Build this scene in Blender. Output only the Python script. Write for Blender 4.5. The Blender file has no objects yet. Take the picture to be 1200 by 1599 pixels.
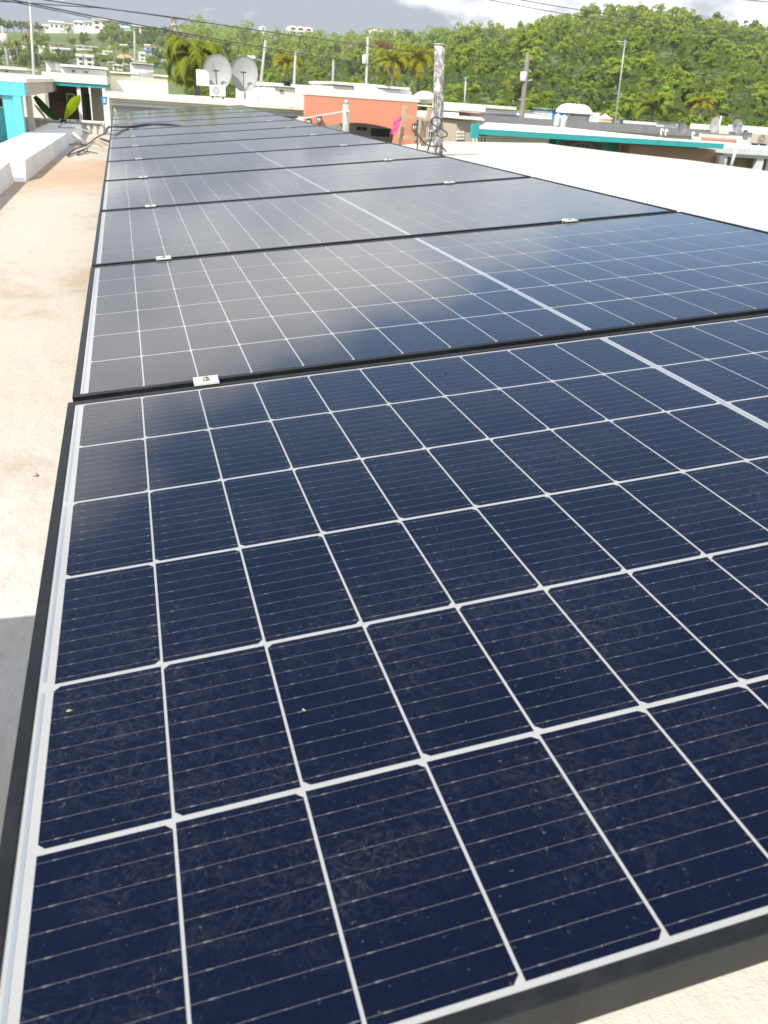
import bpy, bmesh, math, random
from math import radians as RAD, sin, cos, pi, sqrt
from mathutils import Vector, Matrix
random.seed(7)
SC = bpy.context.scene
COL = SC.collection

# ---------------------------------------------------------------- camera
CZ = 0.926                       # camera height above the roof it stands over
F = 1298.64                      # focal length in photo pixels (photo 1200 x 1599)
RC = Matrix(((0.95979756, -0.27363056, 0.06256961),
             (-0.06807235, -0.44316545, -0.89385152),
             (0.27231378, 0.85365725, -0.4439758)))     # world -> camera (right, down, forward)
cam_d = bpy.data.cameras.new('camera')
cam = bpy.data.objects.new('camera', cam_d); COL.objects.link(cam); SC.camera = cam
cam_d.sensor_fit = 'HORIZONTAL'; cam_d.sensor_width = 36.0; cam_d.lens = 36.0 * F / 1200
cam_d.clip_start = 0.02; cam_d.clip_end = 5000
_m = Matrix((RC[0], -RC[1], -RC[2])).transposed().to_4x4()
_m.translation = (0, 0, CZ); cam.matrix_world = _m
cam_d.dof.use_dof = True; cam_d.dof.focus_distance = 1.6; cam_d.dof.aperture_fstop = 19

# ---------------------------------------------------------------- light, sky, exposure
SUN = Vector((-0.75, -0.56, 1.0)).normalized()
EL = math.asin(SUN.z); AZ = math.atan2(SUN.x, SUN.y)
sd = bpy.data.lights.new('sun', 'SUN'); sd.energy = 3.4; sd.angle = RAD(0.53); sd.color = (1.0, 0.945, 0.85)
so = bpy.data.objects.new('sun', sd); COL.objects.link(so)
so.rotation_euler = SUN.to_track_quat('Z', 'Y').to_euler(); so.location = (-30, -15, 40)
SC.view_settings.view_transform = 'Standard'; SC.view_settings.look = 'None'
SC.view_settings.exposure = 1.0; SC.view_settings.gamma = 1.0

def world():
    w = bpy.data.worlds.new('World'); SC.world = w; w.use_nodes = True
    nt = w.node_tree; N = nt.nodes; L = nt.links; N.clear()
    out = N.new('ShaderNodeOutputWorld')
    sky = N.new('ShaderNodeTexSky'); sky.sky_type = 'NISHITA'; sky.sun_disc = False
    sky.sun_elevation = EL; sky.sun_rotation = AZ % (2 * pi); sky.air_density = 1.0; sky.dust_density = 0.6
    b1 = N.new('ShaderNodeBackground'); b1.inputs[1].default_value = 0.10; L.new(sky.outputs[0], b1.inputs[0])
    tc = N.new('ShaderNodeTexCoord'); sp = N.new('ShaderNodeSeparateXYZ'); L.new(tc.outputs['Generated'], sp.inputs[0])
    def M(op, a, b=None, c=None, clamp=False):
        n = N.new('ShaderNodeMath'); n.operation = op; n.use_clamp = clamp
        for i, v in enumerate((a, b, c)):
            if v is None: continue
            if isinstance(v, (int, float)): n.inputs[i].default_value = v
            else: L.new(v, n.inputs[i])
        return n.outputs[0]
    az = M('MULTIPLY', M('ARCTAN2', sp.outputs[0], sp.outputs[1]), 57.2958)
    el = M('MULTIPLY', M('ARCSINE', sp.outputs[2]), 57.2958)
    def noise(scale, det=5, rough=0.55, zs=2.2, off=0.0):
        mp = N.new('ShaderNodeMapping'); mp.inputs['Scale'].default_value = (1, 1, zs); mp.inputs['Location'].default_value = (off, off * .7, 0)
        L.new(tc.outputs['Generated'], mp.inputs[0])
        n = N.new('ShaderNodeTexNoise'); n.inputs['Scale'].default_value = scale; n.inputs['Detail'].default_value = det
        n.inputs['Roughness'].default_value = rough; L.new(mp.outputs[0], n.inputs[0]); return n.outputs[0]
    n1 = noise(4.2); n2 = noise(8.0, 6, .58, 2.6, 3.1); n3 = noise(2.1, 4, .5, 1.5, 7.7)
    # broad bank of cloud, its upper edge lower towards the right of the view
    edge = M('SUBTRACT', M('SUBTRACT', 21.0, M('MULTIPLY', az, 0.32)), el)
    edge = M('ADD', edge, M('MULTIPLY', M('SUBTRACT', n1, 0.5), 20.0))
    m1 = M('MULTIPLY_ADD', edge, 0.16, 0.35, True)
    # away from the view direction: scattered cloud
    back = M('MAXIMUM', M('GREATER_THAN', M('ABSOLUTE', M('SUBTRACT', az, 15.0)), 50.0), M('GREATER_THAN', el, 66.0))
    m2 = M('MULTIPLY_ADD', M('SUBTRACT', n3, 0.52), 9.0, 1.25, True)
    low = M('MULTIPLY_ADD', el, -0.12, 1.5, True)
    mask = M('MAXIMUM', M('MULTIPLY', m1, M('SUBTRACT', 1.0, back)), M('MULTIPLY', m2, M('MAXIMUM', back, low)))
    # cloud colour: grey underside near the skyline, brighter higher up and in patches
    amp = M('MAXIMUM', M('SUBTRACT', 1.0, M('MULTIPLY', M('MAXIMUM', M('SUBTRACT', el, 5.0), 0.0), 0.22)), 0.22)     # ragged cloud low down, an even veil higher up
    t = M('MULTIPLY', M('ADD', M('MULTIPLY', M('SUBTRACT', n2, 0.5), 5.2), M('MULTIPLY', M('SUBTRACT', n1, 0.5), 1.8)), amp)
    t = M('ADD', t, M('MULTIPLY', M('SUBTRACT', el, 6.0), 0.11))
    t = M('ADD', t, M('MULTIPLY', M('SUBTRACT', az, 13.0), 0.010))
    t = M('ADD', t, 0.16, None, True)
    cr = N.new('ShaderNodeValToRGB'); e = cr.color_ramp.elements
    e[0].position = 0.0; e[0].color = (0.285, 0.315, 0.365, 1); e[1].position = 1.0; e[1].color = (0.92, 0.91, 0.90, 1)
    k = e.new(0.45); k.color = (0.56, 0.585, 0.62, 1)
    L.new(t, cr.inputs[0])
    b2 = N.new('ShaderNodeBackground'); b2.inputs[1].default_value = 0.80; L.new(cr.outputs[0], b2.inputs[0])
    mx = N.new('ShaderNodeMixShader'); L.new(mask, mx.inputs[0]); L.new(b1.outputs[0], mx.inputs[1]); L.new(b2.outputs[0], mx.inputs[2])
    L.new(mx.outputs[0], out.inputs[0])
world()

# ---------------------------------------------------------------- helpers: view rays, meshes, tags
def ray(px, py):
    return RC.transposed() @ Vector(((px - 600) / F, (py - 799.5) / F, 1.0))
def P(px, py, Y):
    d = ray(px, py); v = d * (Y / d.y); v.z += CZ; return v
def PZ(px, py, z):
    d = ray(px, py); v = d * ((z - CZ) / d.z); v.z += CZ; return v
def tag(o, label=None, cat=None, group=None, kind=None):
    if label: o['label'] = label
    if cat: o['category'] = cat
    if group: o['group'] = group
    if kind: o['kind'] = kind
    return o
ORG = {}
def thing(name, label, cat, loc=(0, 0, 0), group=None):
    o = bpy.data.objects.new(name, None); COL.objects.link(o); o.location = loc; o.empty_display_size = .2
    ORG[o.name] = Vector(loc); return tag(o, label, cat, group)
def copy_tree(o, parent=None):
    c = o.copy(); COL.objects.link(c); c.parent = parent
    for ch in o.children: copy_tree(ch, c)
    return c

class MB:
    def __init__(s): s.v = []; s.f = []; s.m = []; s.sm = []
    def add(s, vs, fs, m=0, smooth=False):
        b = len(s.v); s.v += [tuple(v) for v in vs]
        for f in fs: s.f.append([b + i for i in f]); s.m.append(m); s.sm.append(smooth)
        return s
    def box(s, a, b, m=0):
        x0, x1 = sorted((a[0], b[0])); y0, y1 = sorted((a[1], b[1])); z0, z1 = sorted((a[2], b[2]))
        return s.add([(x0, y0, z0), (x1, y0, z0), (x1, y1, z0), (x0, y1, z0), (x0, y0, z1), (x1, y0, z1), (x1, y1, z1), (x0, y1, z1)],
                     [(0, 3, 2, 1), (4, 5, 6, 7), (0, 1, 5, 4), (1, 2, 6, 5), (2, 3, 7, 6), (3, 0, 4, 7)], m)
    def bbox(s, a, b, bev=.004, m=0, seg=1):
        bm = bmesh.new(); bmesh.ops.create_cube(bm, size=1)
        for v in bm.verts: v.co = Vector([(a[i] + b[i]) / 2 + v.co[i] * abs(b[i] - a[i]) for i in range(3)])
        bmesh.ops.bevel(bm, geom=bm.edges[:], offset=bev, segments=seg, affect='EDGES', profile=.5)
        return s.bm(bm, m)
    def bm(s, bm, m=0, smooth=False):
        bm.verts.index_update(); s.add([v.co[:] for v in bm.verts], [[v.index for v in f.verts] for f in bm.faces], m, smooth); bm.free(); return s
    def beam(s, p, q, w, h=None, m=0, up=(0, 0, 1)):
        p = Vector(p); q = Vector(q); h = h or w; d = (q - p).normalized(); u = Vector(up)
        if abs(d.dot(u)) > .95: u = Vector((1, 0, 0))
        a = d.cross(u).normalized() * w / 2; b = a.cross(d).normalized() * h / 2
        vs = [p - a - b, p + a - b, p + a + b, p - a + b, q - a - b, q + a - b, q + a + b, q - a + b]
        return s.add(vs, [(0, 3, 2, 1), (4, 5, 6, 7), (0, 1, 5, 4), (1, 2, 6, 5), (2, 3, 7, 6), (3, 0, 4, 7)], m)
    def tube(s, pts, r, n=8, m=0, cap=True):
        pts = [Vector(p) for p in pts]; k = len(pts); rs = r if isinstance(r, (list, tuple)) else [r] * k
        vs = []; ref = None
        for i, p in enumerate(pts):
            d = (pts[min(i + 1, k - 1)] - pts[max(i - 1, 0)]).normalized()
            if ref is None: ref = Vector((0, 0, 1)) if abs(d.z) < .9 else Vector((1, 0, 0))
            a = d.cross(ref).normalized(); b = a.cross(d).normalized(); ref = b
            for j in range(n):
                t = 2 * pi * j / n; vs.append(p + (a * cos(t) + b * sin(t)) * rs[i])
        fs = [(i * n + j, i * n + (j + 1) % n, (i + 1) * n + (j + 1) % n, (i + 1) * n + j) for i in range(k - 1) for j in range(n)]
        s.add(vs, fs, m, True)
        if cap:
            b = len(s.v) - len(vs); s.f += [[b + j for j in range(n)][::-1], [b + (k - 1) * n + j for j in range(n)]]; s.m += [m, m]; s.sm += [False, False]
        return s
    def prism(s, poly, y0, y1, m=0):     # polygon in XZ, counter-clockwise seen from -Y
        n = len(poly); vs = [(x, y0, z) for x, z in poly] + [(x, y1, z) for x, z in poly]
        return s.add(vs, [list(range(n)), list(range(2 * n - 1, n - 1, -1))] + [(i, i + n, (i + 1) % n + n, (i + 1) % n) for i in range(n)], m)
    def slab(s, poly, z0, z1, m=0):      # polygon in XY
        n = len(poly); vs = [(x, y, z0) for x, y in poly] + [(x, y, z1) for x, y in poly]
        return s.add(vs, [list(range(n))[::-1], list(range(n, 2 * n))] + [(i, (i + 1) % n, (i + 1) % n + n, i + n) for i in range(n)], m)
    def build(s, name, mats, parent=None):
        org = Vector((0, 0, 0))
        if parent is not None: org = ORG.get(parent.name, org)
        me = bpy.data.meshes.new(name)
        me.from_pydata([(v[0] - org.x, v[1] - org.y, v[2] - org.z) for v in s.v], [], s.f)
        for m in (mats if isinstance(mats, (list, tuple)) else [mats]): me.materials.append(m)
        me.polygons.foreach_set('material_index', s.m); me.polygons.foreach_set('use_smooth', s.sm); me.update()
        o = bpy.data.objects.new(name, me); COL.objects.link(o)
        if parent is not None: o.parent = parent; ORG[o.name] = org
        return o

# ---------------------------------------------------------------- materials
class NT:
    def __init__(s, name):
        s.mat = bpy.data.materials.new(name); s.mat.use_nodes = True; s.t = s.mat.node_tree; s.N = s.t.nodes; s.L = s.t.links
        s.b = s.N['Principled BSDF']; s.tc = s.N.new('ShaderNodeTexCoord')
    def set(s, k, v):
        if isinstance(v, (int, float)): s.b.inputs[k].default_value = v
        elif isinstance(v, tuple): s.b.inputs[k].default_value = v if len(v) == 4 else (*v, 1)
        else: s.L.new(v, s.b.inputs[k])
        return s
    def M(s, op, a, b=None, c=None, clamp=False):
        n = s.N.new('ShaderNodeMath'); n.operation = op; n.use_clamp = clamp
        for i, v in enumerate((a, b, c)):
            if v is None: continue
            if isinstance(v, (int, float)): n.inputs[i].default_value = v
            else: s.L.new(v, n.inputs[i])
        return n.outputs[0]
    def noise(s, scale, det=4, rough=.55, stretch=(1, 1, 1), dist=0.0, space='Object', loc=(0, 0, 0)):
        mp = s.N.new('ShaderNodeMapping'); mp.inputs['Scale'].default_value = stretch; mp.inputs['Location'].default_value = loc
        s.L.new(s.tc.outputs[space], mp.inputs[0]); n = s.N.new('ShaderNodeTexNoise')
        n.inputs['Scale'].default_value = scale; n.inputs['Detail'].default_value = det; n.inputs['Roughness'].default_value = rough
        n.inputs['Distortion'].default_value = dist; s.L.new(mp.outputs[0], n.inputs[0]); return n.outputs[0]
    def mix(s, f, a, b):
        n = s.N.new('ShaderNodeMix'); n.data_type = 'RGBA'
        for i, v in ((0, f), (6, a), (7, b)):
            if isinstance(v, (int, float)): n.inputs[i].default_value = v
            elif isinstance(v, tuple): n.inputs[i].default_value = (*v[:3], 1)
            else: s.L.new(v, n.inputs[i])
        return n.outputs[2]
    def step(s, v, lo, hi):
        n = s.N.new('ShaderNodeMapRange'); n.inputs[1].default_value = lo; n.inputs[2].default_value = hi; s.L.new(v, n.inputs[0]); return n.outputs[0]
    def bump(s, h, strength=.3, dist=.01, key='Normal'):
        n = s.N.new('ShaderNodeBump'); n.inputs['Strength'].default_value = strength; n.inputs['Distance'].default_value = dist
        s.L.new(h, n.inputs['Height']); s.L.new(n.outputs[0], s.b.inputs[key]); return s

def paint(name, col, rough=.7, var=.12, scale=1.5, stain=None, stain_amt=.5, metal=0.0, bump=.1, fine=18):
    """painted / plastered / metal surface with uneven tone, streaks and slight relief"""
    t = NT(name); n = t.noise(scale, 6, .62); n2 = t.noise(fine, 4, .6)
    c = t.mix(t.step(n, .3, .7), tuple(x * (1 - var) for x in col), tuple(min(1, x * (1 + var * .6)) for x in col))
    if stain:
        st = t.noise(scale * 1.7, 6, .7, (1, 1, .35), .3, loc=(5, 3, 1))
        c = t.mix(t.M('MULTIPLY', t.step(st, .52, .72), stain_amt), c, stain)
    t.set('Base Color', c).set('Roughness', rough).set('Metallic', metal)
    if bump: t.bump(n2, bump, .01)
    return t.mat

def foliage(name, c0, c1, c2, scale=.5, trans=.5, spread=.28):
    t = NT(name); oi = t.N.new('ShaderNodeObjectInfo')
    n = t.noise(scale, 3, .6)
    c = t.mix(t.step(n, .35, .65), c0, c1)
    c = t.mix(t.M('MULTIPLY', oi.outputs['Random'], .75), c, c2)
    vr = t.N.new('ShaderNodeMath'); vr.operation = 'FRACT'; t.L.new(t.M('MULTIPLY', oi.outputs['Random'], 17.3), vr.inputs[0])
    c = t.mix(vr.outputs[0], tuple(x * (1 - spread) for x in c0), c)
    t.set('Base Color', c).set('Roughness', .55).set('Specular IOR Level', .08)
    tr = t.N.new('ShaderNodeBsdfTranslucent'); t.L.new(c, tr.inputs[0])
    mx = t.N.new('ShaderNodeMixShader'); mx.inputs[0].default_value = trans
    t.L.new(t.b.outputs[0], mx.inputs[1]); t.L.new(tr.outputs[0], mx.inputs[2])
    t.L.new(mx.outputs[0], t.N['Material Output'].inputs[0]); return t.mat

RP = .184; CP = .093; U0 = .024; V1 = 1.134 - .016       # cell rows / columns in panel coordinates
def glassy(t):
    t.set('Roughness', .5).set('Specular IOR Level', .0).set('Coat Weight', 1.0).set('Coat IOR', 1.45).set('Sheen Weight', .24).set('Sheen Roughness', .15)
    n = t.noise(3.5, 3, .5); t.L.new(t.M('MULTIPLY_ADD', n, .05, .04), t.b.inputs['Coat Roughness'])
    nb = t.noise(5.0, 2, .5); t.bump(nb, .035, .01, 'Coat Normal'); return t
def dust(t, c, amt=1.0):
    """dried water marks: thin wandering rims, stronger in patches, and a little grit"""
    n = t.noise(36, 4, .6, (1, 1, 1), 1.6); rim = t.M('SUBTRACT', 1.0, t.step(t.M('ABSOLUTE', t.M('SUBTRACT', n, .5)), .0, .035))
    n2 = t.noise(75, 3, .6, (1, 1, 1), 1.2, loc=(3, 1, 0)); rim2 = t.M('SUBTRACT', 1.0, t.step(t.M('ABSOLUTE', t.M('SUBTRACT', n2, .5)), .0, .05))
    patch = t.step(t.noise(5.5, 4, .6, loc=(2, 7, 0)), .42, .66)
    f = t.M('MULTIPLY', t.M('MULTIPLY', t.M('ADD', rim, t.M('MULTIPLY', rim2, .7)), t.M('ADD', patch, .14)), .026 * amt)
    f = t.M('ADD', f, t.M('MULTIPLY', patch, .002 * amt))
    grit = t.step(t.noise(260, 1, .5, loc=(9, 4, 0)), .74, .80)
    f = t.M('ADD', f, t.M('MULTIPLY', grit, .10 * amt), None, True)
    return t.mix(f, c, (.42, .42, .40))
def mat_cell():
    t = NT('silicon_cell'); sp = t.N.new('ShaderNodeSeparateXYZ'); t.L.new(t.tc.outputs['Object'], sp.inputs[0]); u, v = sp.outputs[0], sp.outputs[1]
    n = t.noise(2.0, 2, .5); c = t.mix(n, (.0005, .0018, .0095), (.0009, .0030, .0155))
    fr = t.M('FRACT', t.M('DIVIDE', u, .0017)); fin = t.M('LESS_THAN', t.M('ABSOLUTE', t.M('SUBTRACT', fr, .5)), .10)
    c = t.mix(t.M('MULTIPLY', fin, .022), c, (.30, .31, .33))
    bb = t.M('ABSOLUTE', t.M('SUBTRACT', t.M('FRACT', t.M('DIVIDE', t.M('SUBTRACT', V1, v), RP / 10)), .5))
    pu = t.M('FRACT', t.M('DIVIDE', t.M('SUBTRACT', u, U0 + .0065), CP / 5))
    pad = t.M('LESS_THAN', t.M('ABSOLUTE', t.M('SUBTRACT', pu, .5)), .045)
    pu2 = t.M('FRACT', t.M('DIVIDE', t.M('SUBTRACT', u, U0 + .004), CP))
    end = t.M('LESS_THAN', t.M('ABSOLUTE', t.M('SUBTRACT', t.M('ABSOLUTE', t.M('SUBTRACT', pu2, .5)), .40)), .016)
    hw = t.M('ADD', t.M('ADD', .0080, t.M('MULTIPLY', pad, .009)), t.M('MULTIPLY', end, .019))
    line = t.M('LESS_THAN', bb, hw)
    c = t.mix(t.M('MULTIPLY', line, .42), c, (.30, .30, .29))
    c = dust(t, c)
    t.set('Base Color', c); glassy(t); return t.mat
def mat_back():
    t = NT('white_backsheet'); n = t.noise(6, 4, .6); c = t.mix(n, (.285, .29, .30), (.34, .34, .34))
    sp = t.N.new('ShaderNodeSeparateXYZ'); t.L.new(t.tc.outputs['Object'], sp.inputs[0])
    bb = t.M('ABSOLUTE', t.M('SUBTRACT', t.M('FRACT', t.M('DIVIDE', t.M('SUBTRACT', V1, sp.outputs[1]), RP / 10)), .5))
    c = t.mix(t.M('MULTIPLY', t.M('LESS_THAN', bb, .015), .35), c, (.35, .36, .38))
    c = dust(t, c, .3); t.set('Base Color', c); glassy(t); return t.mat
def mat_ribbon():
    t = NT('tin_ribbon'); n = t.noise(40, 3, .6, (1, .2, 1)); t.set('Base Color', t.mix(n, (.19, .22, .27), (.26, .29, .33))); glassy(t); return t.mat
def mat_roof():
    t = NT('white_roof_coating')
    a = t.noise(1.1, 7, .65, (1, .55, 1)); b = t.noise(6, 6, .7, (1, .6, 1), loc=(2, 0, 0)); d = t.noise(30, 5, .7); e = t.noise(.35, 3, .5, loc=(4, 1, 0))
    sp = t.N.new('ShaderNodeSeparateXYZ'); t.L.new(t.tc.outputs['Object'], sp.inputs[0])
    near = t.step(sp.outputs[0], -5.5, -5.8)              # the strip by the kerb collects silt
    c = t.mix(near, t.mix(b, (.47, .445, .385), (.54, .515, .455)), t.mix(b, (.385, .345, .285), (.49, .455, .40)))
    c = t.mix(t.M('MULTIPLY', near, t.step(sp.outputs[1], -9.4, -10.7)), c, t.mix(b, (.47, .455, .43), (.58, .57, .55)))
    s1 = t.M('MULTIPLY', t.step(t.M('ADD', a, t.M('MULTIPLY', t.M('SUBTRACT', b, .5), .6)), .46, .62), near)
    c = t.mix(t.M('MULTIPLY', s1, .55), c, (.30, .20, .12))
    yy = t.M('ABSOLUTE', t.M('SUBTRACT', sp.outputs[1], -1.7)); silt = t.M('MULTIPLY', t.step(t.M('ADD', yy, t.M('MULTIPLY', t.M('SUBTRACT', b, .5), 4.0)), 2.4, .9), near)
    c = t.mix(t.M('MULTIPLY', silt, .6), c, (.44, .28, .17))
    pit = t.step(d, .63, .72); c = t.mix(t.M('MULTIPLY', t.M('MULTIPLY', pit, near), .42), c, (.34, .27, .18))
    chip = t.step(t.noise(14, 3, .6, (1, .5, 1), loc=(7, 2, 0)), .68, .74); c = t.mix(t.M('MULTIPLY', chip, .35), c, (.40, .36, .30))
    t.set('Base Color', c).set('Roughness', .85)
    h = t.M('ADD', t.M('MULTIPLY', b, .6), t.M('MULTIPLY', d, .5)); t.bump(h, .5, .02); return t.mat
def mat_peel():
    t = NT('peeling_white_paint'); n = t.noise(9, 5, .7, (1, 1, .45)); n2 = t.noise(28, 4, .7, (1, 1, .6), loc=(3, 3, 0))
    f = t.step(t.M('ADD', n, t.M('MULTIPLY', t.M('SUBTRACT', n2, .5), .7)), .45, .52)
    t.set('Base Color', t.mix(f, (.44, .44, .45), (.15, .14, .13))).set('Roughness', .6); t.bump(f, .4, .004); return t.mat
def mat_ground():
    t = NT('ground_mix'); a = t.noise(.05, 6, .6); b = t.noise(.8, 5, .7)
    c = t.mix(t.step(a, .45, .6), (.06, .085, .03), (.20, .18, .15)); c = t.mix(t.M('MULTIPLY', b, .4), c, (.11, .10, .07))
    t.set('Base Color', c).set('Roughness', .95); return t.mat
def mat_hill():
    t = NT('hill_soil_and_brush'); a = t.noise(.03, 6, .6); b = t.noise(.5, 5, .7)
    c = t.mix(t.step(a, .4, .65), (.09, .14, .035), (.13, .17, .05)); c = t.mix(t.M('MULTIPLY', b, .5), c, (.045, .06, .02))
    t.set('Base Color', c).set('Roughness', .95); t.bump(b, .8, .5); return t.mat
def glass_dark(name, col=(.03, .035, .04)):
    t = NT(name); n = t.noise(2, 3, .5); t.set('Base Color', t.mix(n, col, tuple(x * 1.8 for x in col))).set('Roughness', .12); return t.mat

def _dull(m, v): m.node_tree.nodes['Principled BSDF'].inputs['Specular IOR Level'].default_value = v; return m
MT = dict(
    cell=mat_cell(), back=mat_back(), ribbon=mat_ribbon(), roof=mat_roof(), peel=mat_peel(), ground=mat_ground(), hill=mat_hill(),
    frame=_dull(paint('black_anodised', (.008, .009, .011), .45, .35, 14, (.03, .03, .03), .4, 0, .05, 120), .30),
    steel=paint('zinc_steel', (.66, .65, .62), .4, .10, 9, None, .5, .25, .05, 60),
    bolt=paint('stainless_bolt', (.30, .28, .25), .35, .2, 40, None, .5, .8),
    rail=paint('mill_aluminium', (.42, .42, .42), .4, .1, 4, None, .5, .6),
    kerb=paint('kerb_white', (.78, .78, .77), .8, .10, 2.0, (.50, .44, .36), .35, 0, .3, 25),
    white=paint('white_plaster', (.78, .77, .74), .8, .06, .5, (.55, .52, .46), .30, 0, .15),
    cream=paint('cream_plaster', (.80, .75, .64), .8, .06, .5, (.58, .50, .38), .35, 0, .15),
    greyw=paint('pale_grey_plaster', (.60, .61, .62), .8, .08, .8, (.42, .42, .42), .4),
    beige=paint('beige_plaster', (.50, .43, .34), .8, .10, .9, (.36, .30, .22), .4),
    orange=paint('salmon_orange_plaster', (.66, .27, .165), .75, .06, .5, (.62, .28, .17), .35),
    teal=paint('teal_paint', (.03, .34, .34), .6, .08, .8, (.06, .24, .24), .4),
    turq=paint('turquoise_paint', (.12, .52, .58), .65, .08, .8, (.25, .48, .50), .4),
    grey=paint('grey_roof_edge', (.22, .225, .235), .7, .14, .7, (.09, .09, .09), .5),
    dgrey=paint('dark_grey_paint', (.06, .065, .07), .6, .2, 1.0),
    brown=paint('brown_paint', (.16, .085, .06), .7, .12, 1.0),
    tan=paint('tan_canvas', (.40, .25, .18), .75, .07, .8, (.30, .19, .13), .4),
    louv=paint('ochre_louvre', (.42, .29, .12), .6, .12, 2.0),
    pink=paint('pink_cloth', (.80, .12, .30), .8, .12, 6.0),
    wood=paint('weathered_wood', (.42, .31, .21), .8, .2, 5.0, (.22, .16, .11), .5, 0, .3, 60),
    pole=paint('grey_wood_pole', (.19, .165, .145), .85, .25, 2.0, (.10, .085, .07), .6),
    conc=paint('concrete_pole', (.36, .355, .34), .85, .12, 2.0),
    gmet=paint('galvanised', (.40, .41, .42), .5, .12, 3.0, None, .5, .3),
    dish=paint('grey_mesh_dish', (.26, .265, .27), .6, .10, 2.5, (.22, .22, .23), .4),
    dish2=paint('dark_dish', (.15, .155, .17), .6, .12, 2.5),
    black=paint('black_rubber', (.018, .018, .02), .5, .2, 4.0),
    cable=paint('black_cable_jacket', (.05, .05, .053), .5, .2, 2.0),
    acw=paint('white_enamel', (.75, .74, .70), .4, .05, 2.0, (.55, .50, .42), .3),
    blue=paint('blue_paint', (.05, .26, .52), .6, .1, 1.0),
    pale=paint('pale_blue_paint', (.45, .62, .72), .7, .08, .6),
    red=paint('red_roof_paint', (.48, .19, .15), .75, .12, .8, (.35, .15, .12), .4),
    tile=paint('clay_roof', (.46, .28, .18), .8, .15, 1.0),
    pinkw=paint('pinkish_plaster', (.66, .50, .45), .8, .08, .6),
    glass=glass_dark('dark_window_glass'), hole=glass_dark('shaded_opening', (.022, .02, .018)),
    bark=paint('bark', (.14, .11, .08), .9, .25, 2.0), palmbark=paint('palm_bark', (.24, .21, .17), .9, .2, 2.0),
    leafy=foliage('leaf_green', (0.247, 0.351, 0.039), (0.351, 0.455, 0.058), (0.390, 0.442, 0.072)),
    bamboo=foliage('leaf_bright', (0.300, 0.420, 0.048), (0.408, 0.504, 0.078), (0.336, 0.432, 0.054)),
    darkf=foliage('leaf_dark', (0.115, 0.196, 0.034), (0.176, 0.270, 0.047), (0.216, 0.297, 0.054)),
    oliv=foliage('leaf_palm', (.28, .34, .03), (.40, .40, .05), (.32, .36, .05), 1.2),
    yell=foliage('leaf_yellow_palm', (0.368, 0.352, 0.024), (0.480, 0.416, 0.040), (0.320, 0.336, 0.032), 1.2),
    flame=foliage('leaf_flame', (.26, .10, .03), (.34, .14, .04), (.14, .13, .03), .5),
    ban=foliage('leaf_banana', (.32, .46, .01), (.40, .52, .02), (.30, .44, .02), .8, .45),
    band=foliage('leaf_banana_dark', (.035, .11, .02), (.05, .15, .03), (.04, .10, .02), .8, .2),
    dryf=foliage('leaf_dry_pale', (0.299, 0.310, 0.138), (0.391, 0.380, 0.184), (0.345, 0.345, 0.149), .5),
    grass=foliage('grass_slope', (.10, .15, .03), (.13, .18, .045), (.11, .16, .04), .06, .0),
    brush=foliage('under_brush', (0.098, 0.161, 0.022), (0.154, 0.224, 0.035), (0.126, 0.182, 0.035), .2),
    seed=paint('dry_leaf_tan', (.45, .33, .18), .8, .2, 60),
    street=paint('asphalt', (.05, .05, .052), .9, .2, .8),
)

# ---------------------------------------------------------------- the setting: ground, street, hills
GZ = -3.1
MB().box((-2500, -400, GZ - 1), (2500, 2600, GZ)).build('ground', MT['ground']); tag(bpy.data.objects['ground'], kind='structure')
o = MB().box((-80, 31.3, GZ), (140, 36.5, GZ + .004)).build('street', MT['street']); tag(o, kind='structure')

RIDGE = [(-300, 52), (-120, 44), (0, 50), (90, 52), (180, 52), (240, 58), (300, 62), (400, 74), (480, 80), (560, 82), (640, 72), (720, 60), (800, 58),
         (860, 42), (900, 29), (960, 24), (1020, 33), (1090, 47), (1150, 55), (1220, 76), (1400, 84), (1700, 100)]
def lerp(tab, x):
    if x <= tab[0][0]: return tab[0][1]
    for (a, b), (c, d) in zip(tab, tab[1:]):
        if x <= c: return b + (d - b) * (x - a) / (c - a)
    return tab[-1][1]
def az_of(px): d = ray(px, 125.3 + .07 * (px - 184)); return d.x / d.y
AZT = [(az_of(p), p) for p in range(-400, 1900, 50)]
def px_of_az(a): return lerp(AZT, a)
YB = [(-400, 100), (300, 105), (600, 95), (1200, 85), (1800, 85)]
YR = [(-400, 540), (250, 520), (420, 470), (640, 400), (800, 300), (1000, 265), (1300, 265), (1800, 300)]
PW = [(-400, 1.9), (250, 1.7), (500, 1.25), (800, 1.0), (1800, 1.0)]
def terr(px, s):
    Yb, Yr = lerp(YB, px), lerp(YR, px); a = az_of(px)
    d = ray(px, lerp(RIDGE, px)); zr = d.z / d.y * Yr
    s0 = min(s, 1.0); Y = Yb + (Yr - Yb) * s
    zb = GZ - CZ
    z = zb + (zr - zb) * s0 ** lerp(PW, px)
    if s > 1: z -= (s - 1) * 60
    z += 1.0 * sin(Y * .07 + a * 40) * min(1, s * 3) * (1 if s < .8 else 0)
    return Vector((a * Y, Y, z + CZ))
def hit(px, py):
    d = ray(px, py); k = d.z / d.y; a = px_of_az(d.x / d.y)
    best = None
    for i in range(201):
        s = i / 200; p = terr(a, s); e = (p.z - CZ) / p.y - k
        if e >= 0: return p
    return terr(a, 1.0)
mb = MB(); NXg, NSg = 92, 26
for i in range(NXg):
    for j in range(NSg): mb.v.append(tuple(terr(-380 + i * 23.5, j / 20)))
for i in range(NXg - 1):
    for j in range(NSg - 1): mb.f.append([i * NSg + j, (i + 1) * NSg + j, (i + 1) * NSg + j + 1, i * NSg + j + 1]); mb.m.append(0); mb.sm.append(True)
tag(mb.build('hills', MT['hill']), kind='structure')

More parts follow.
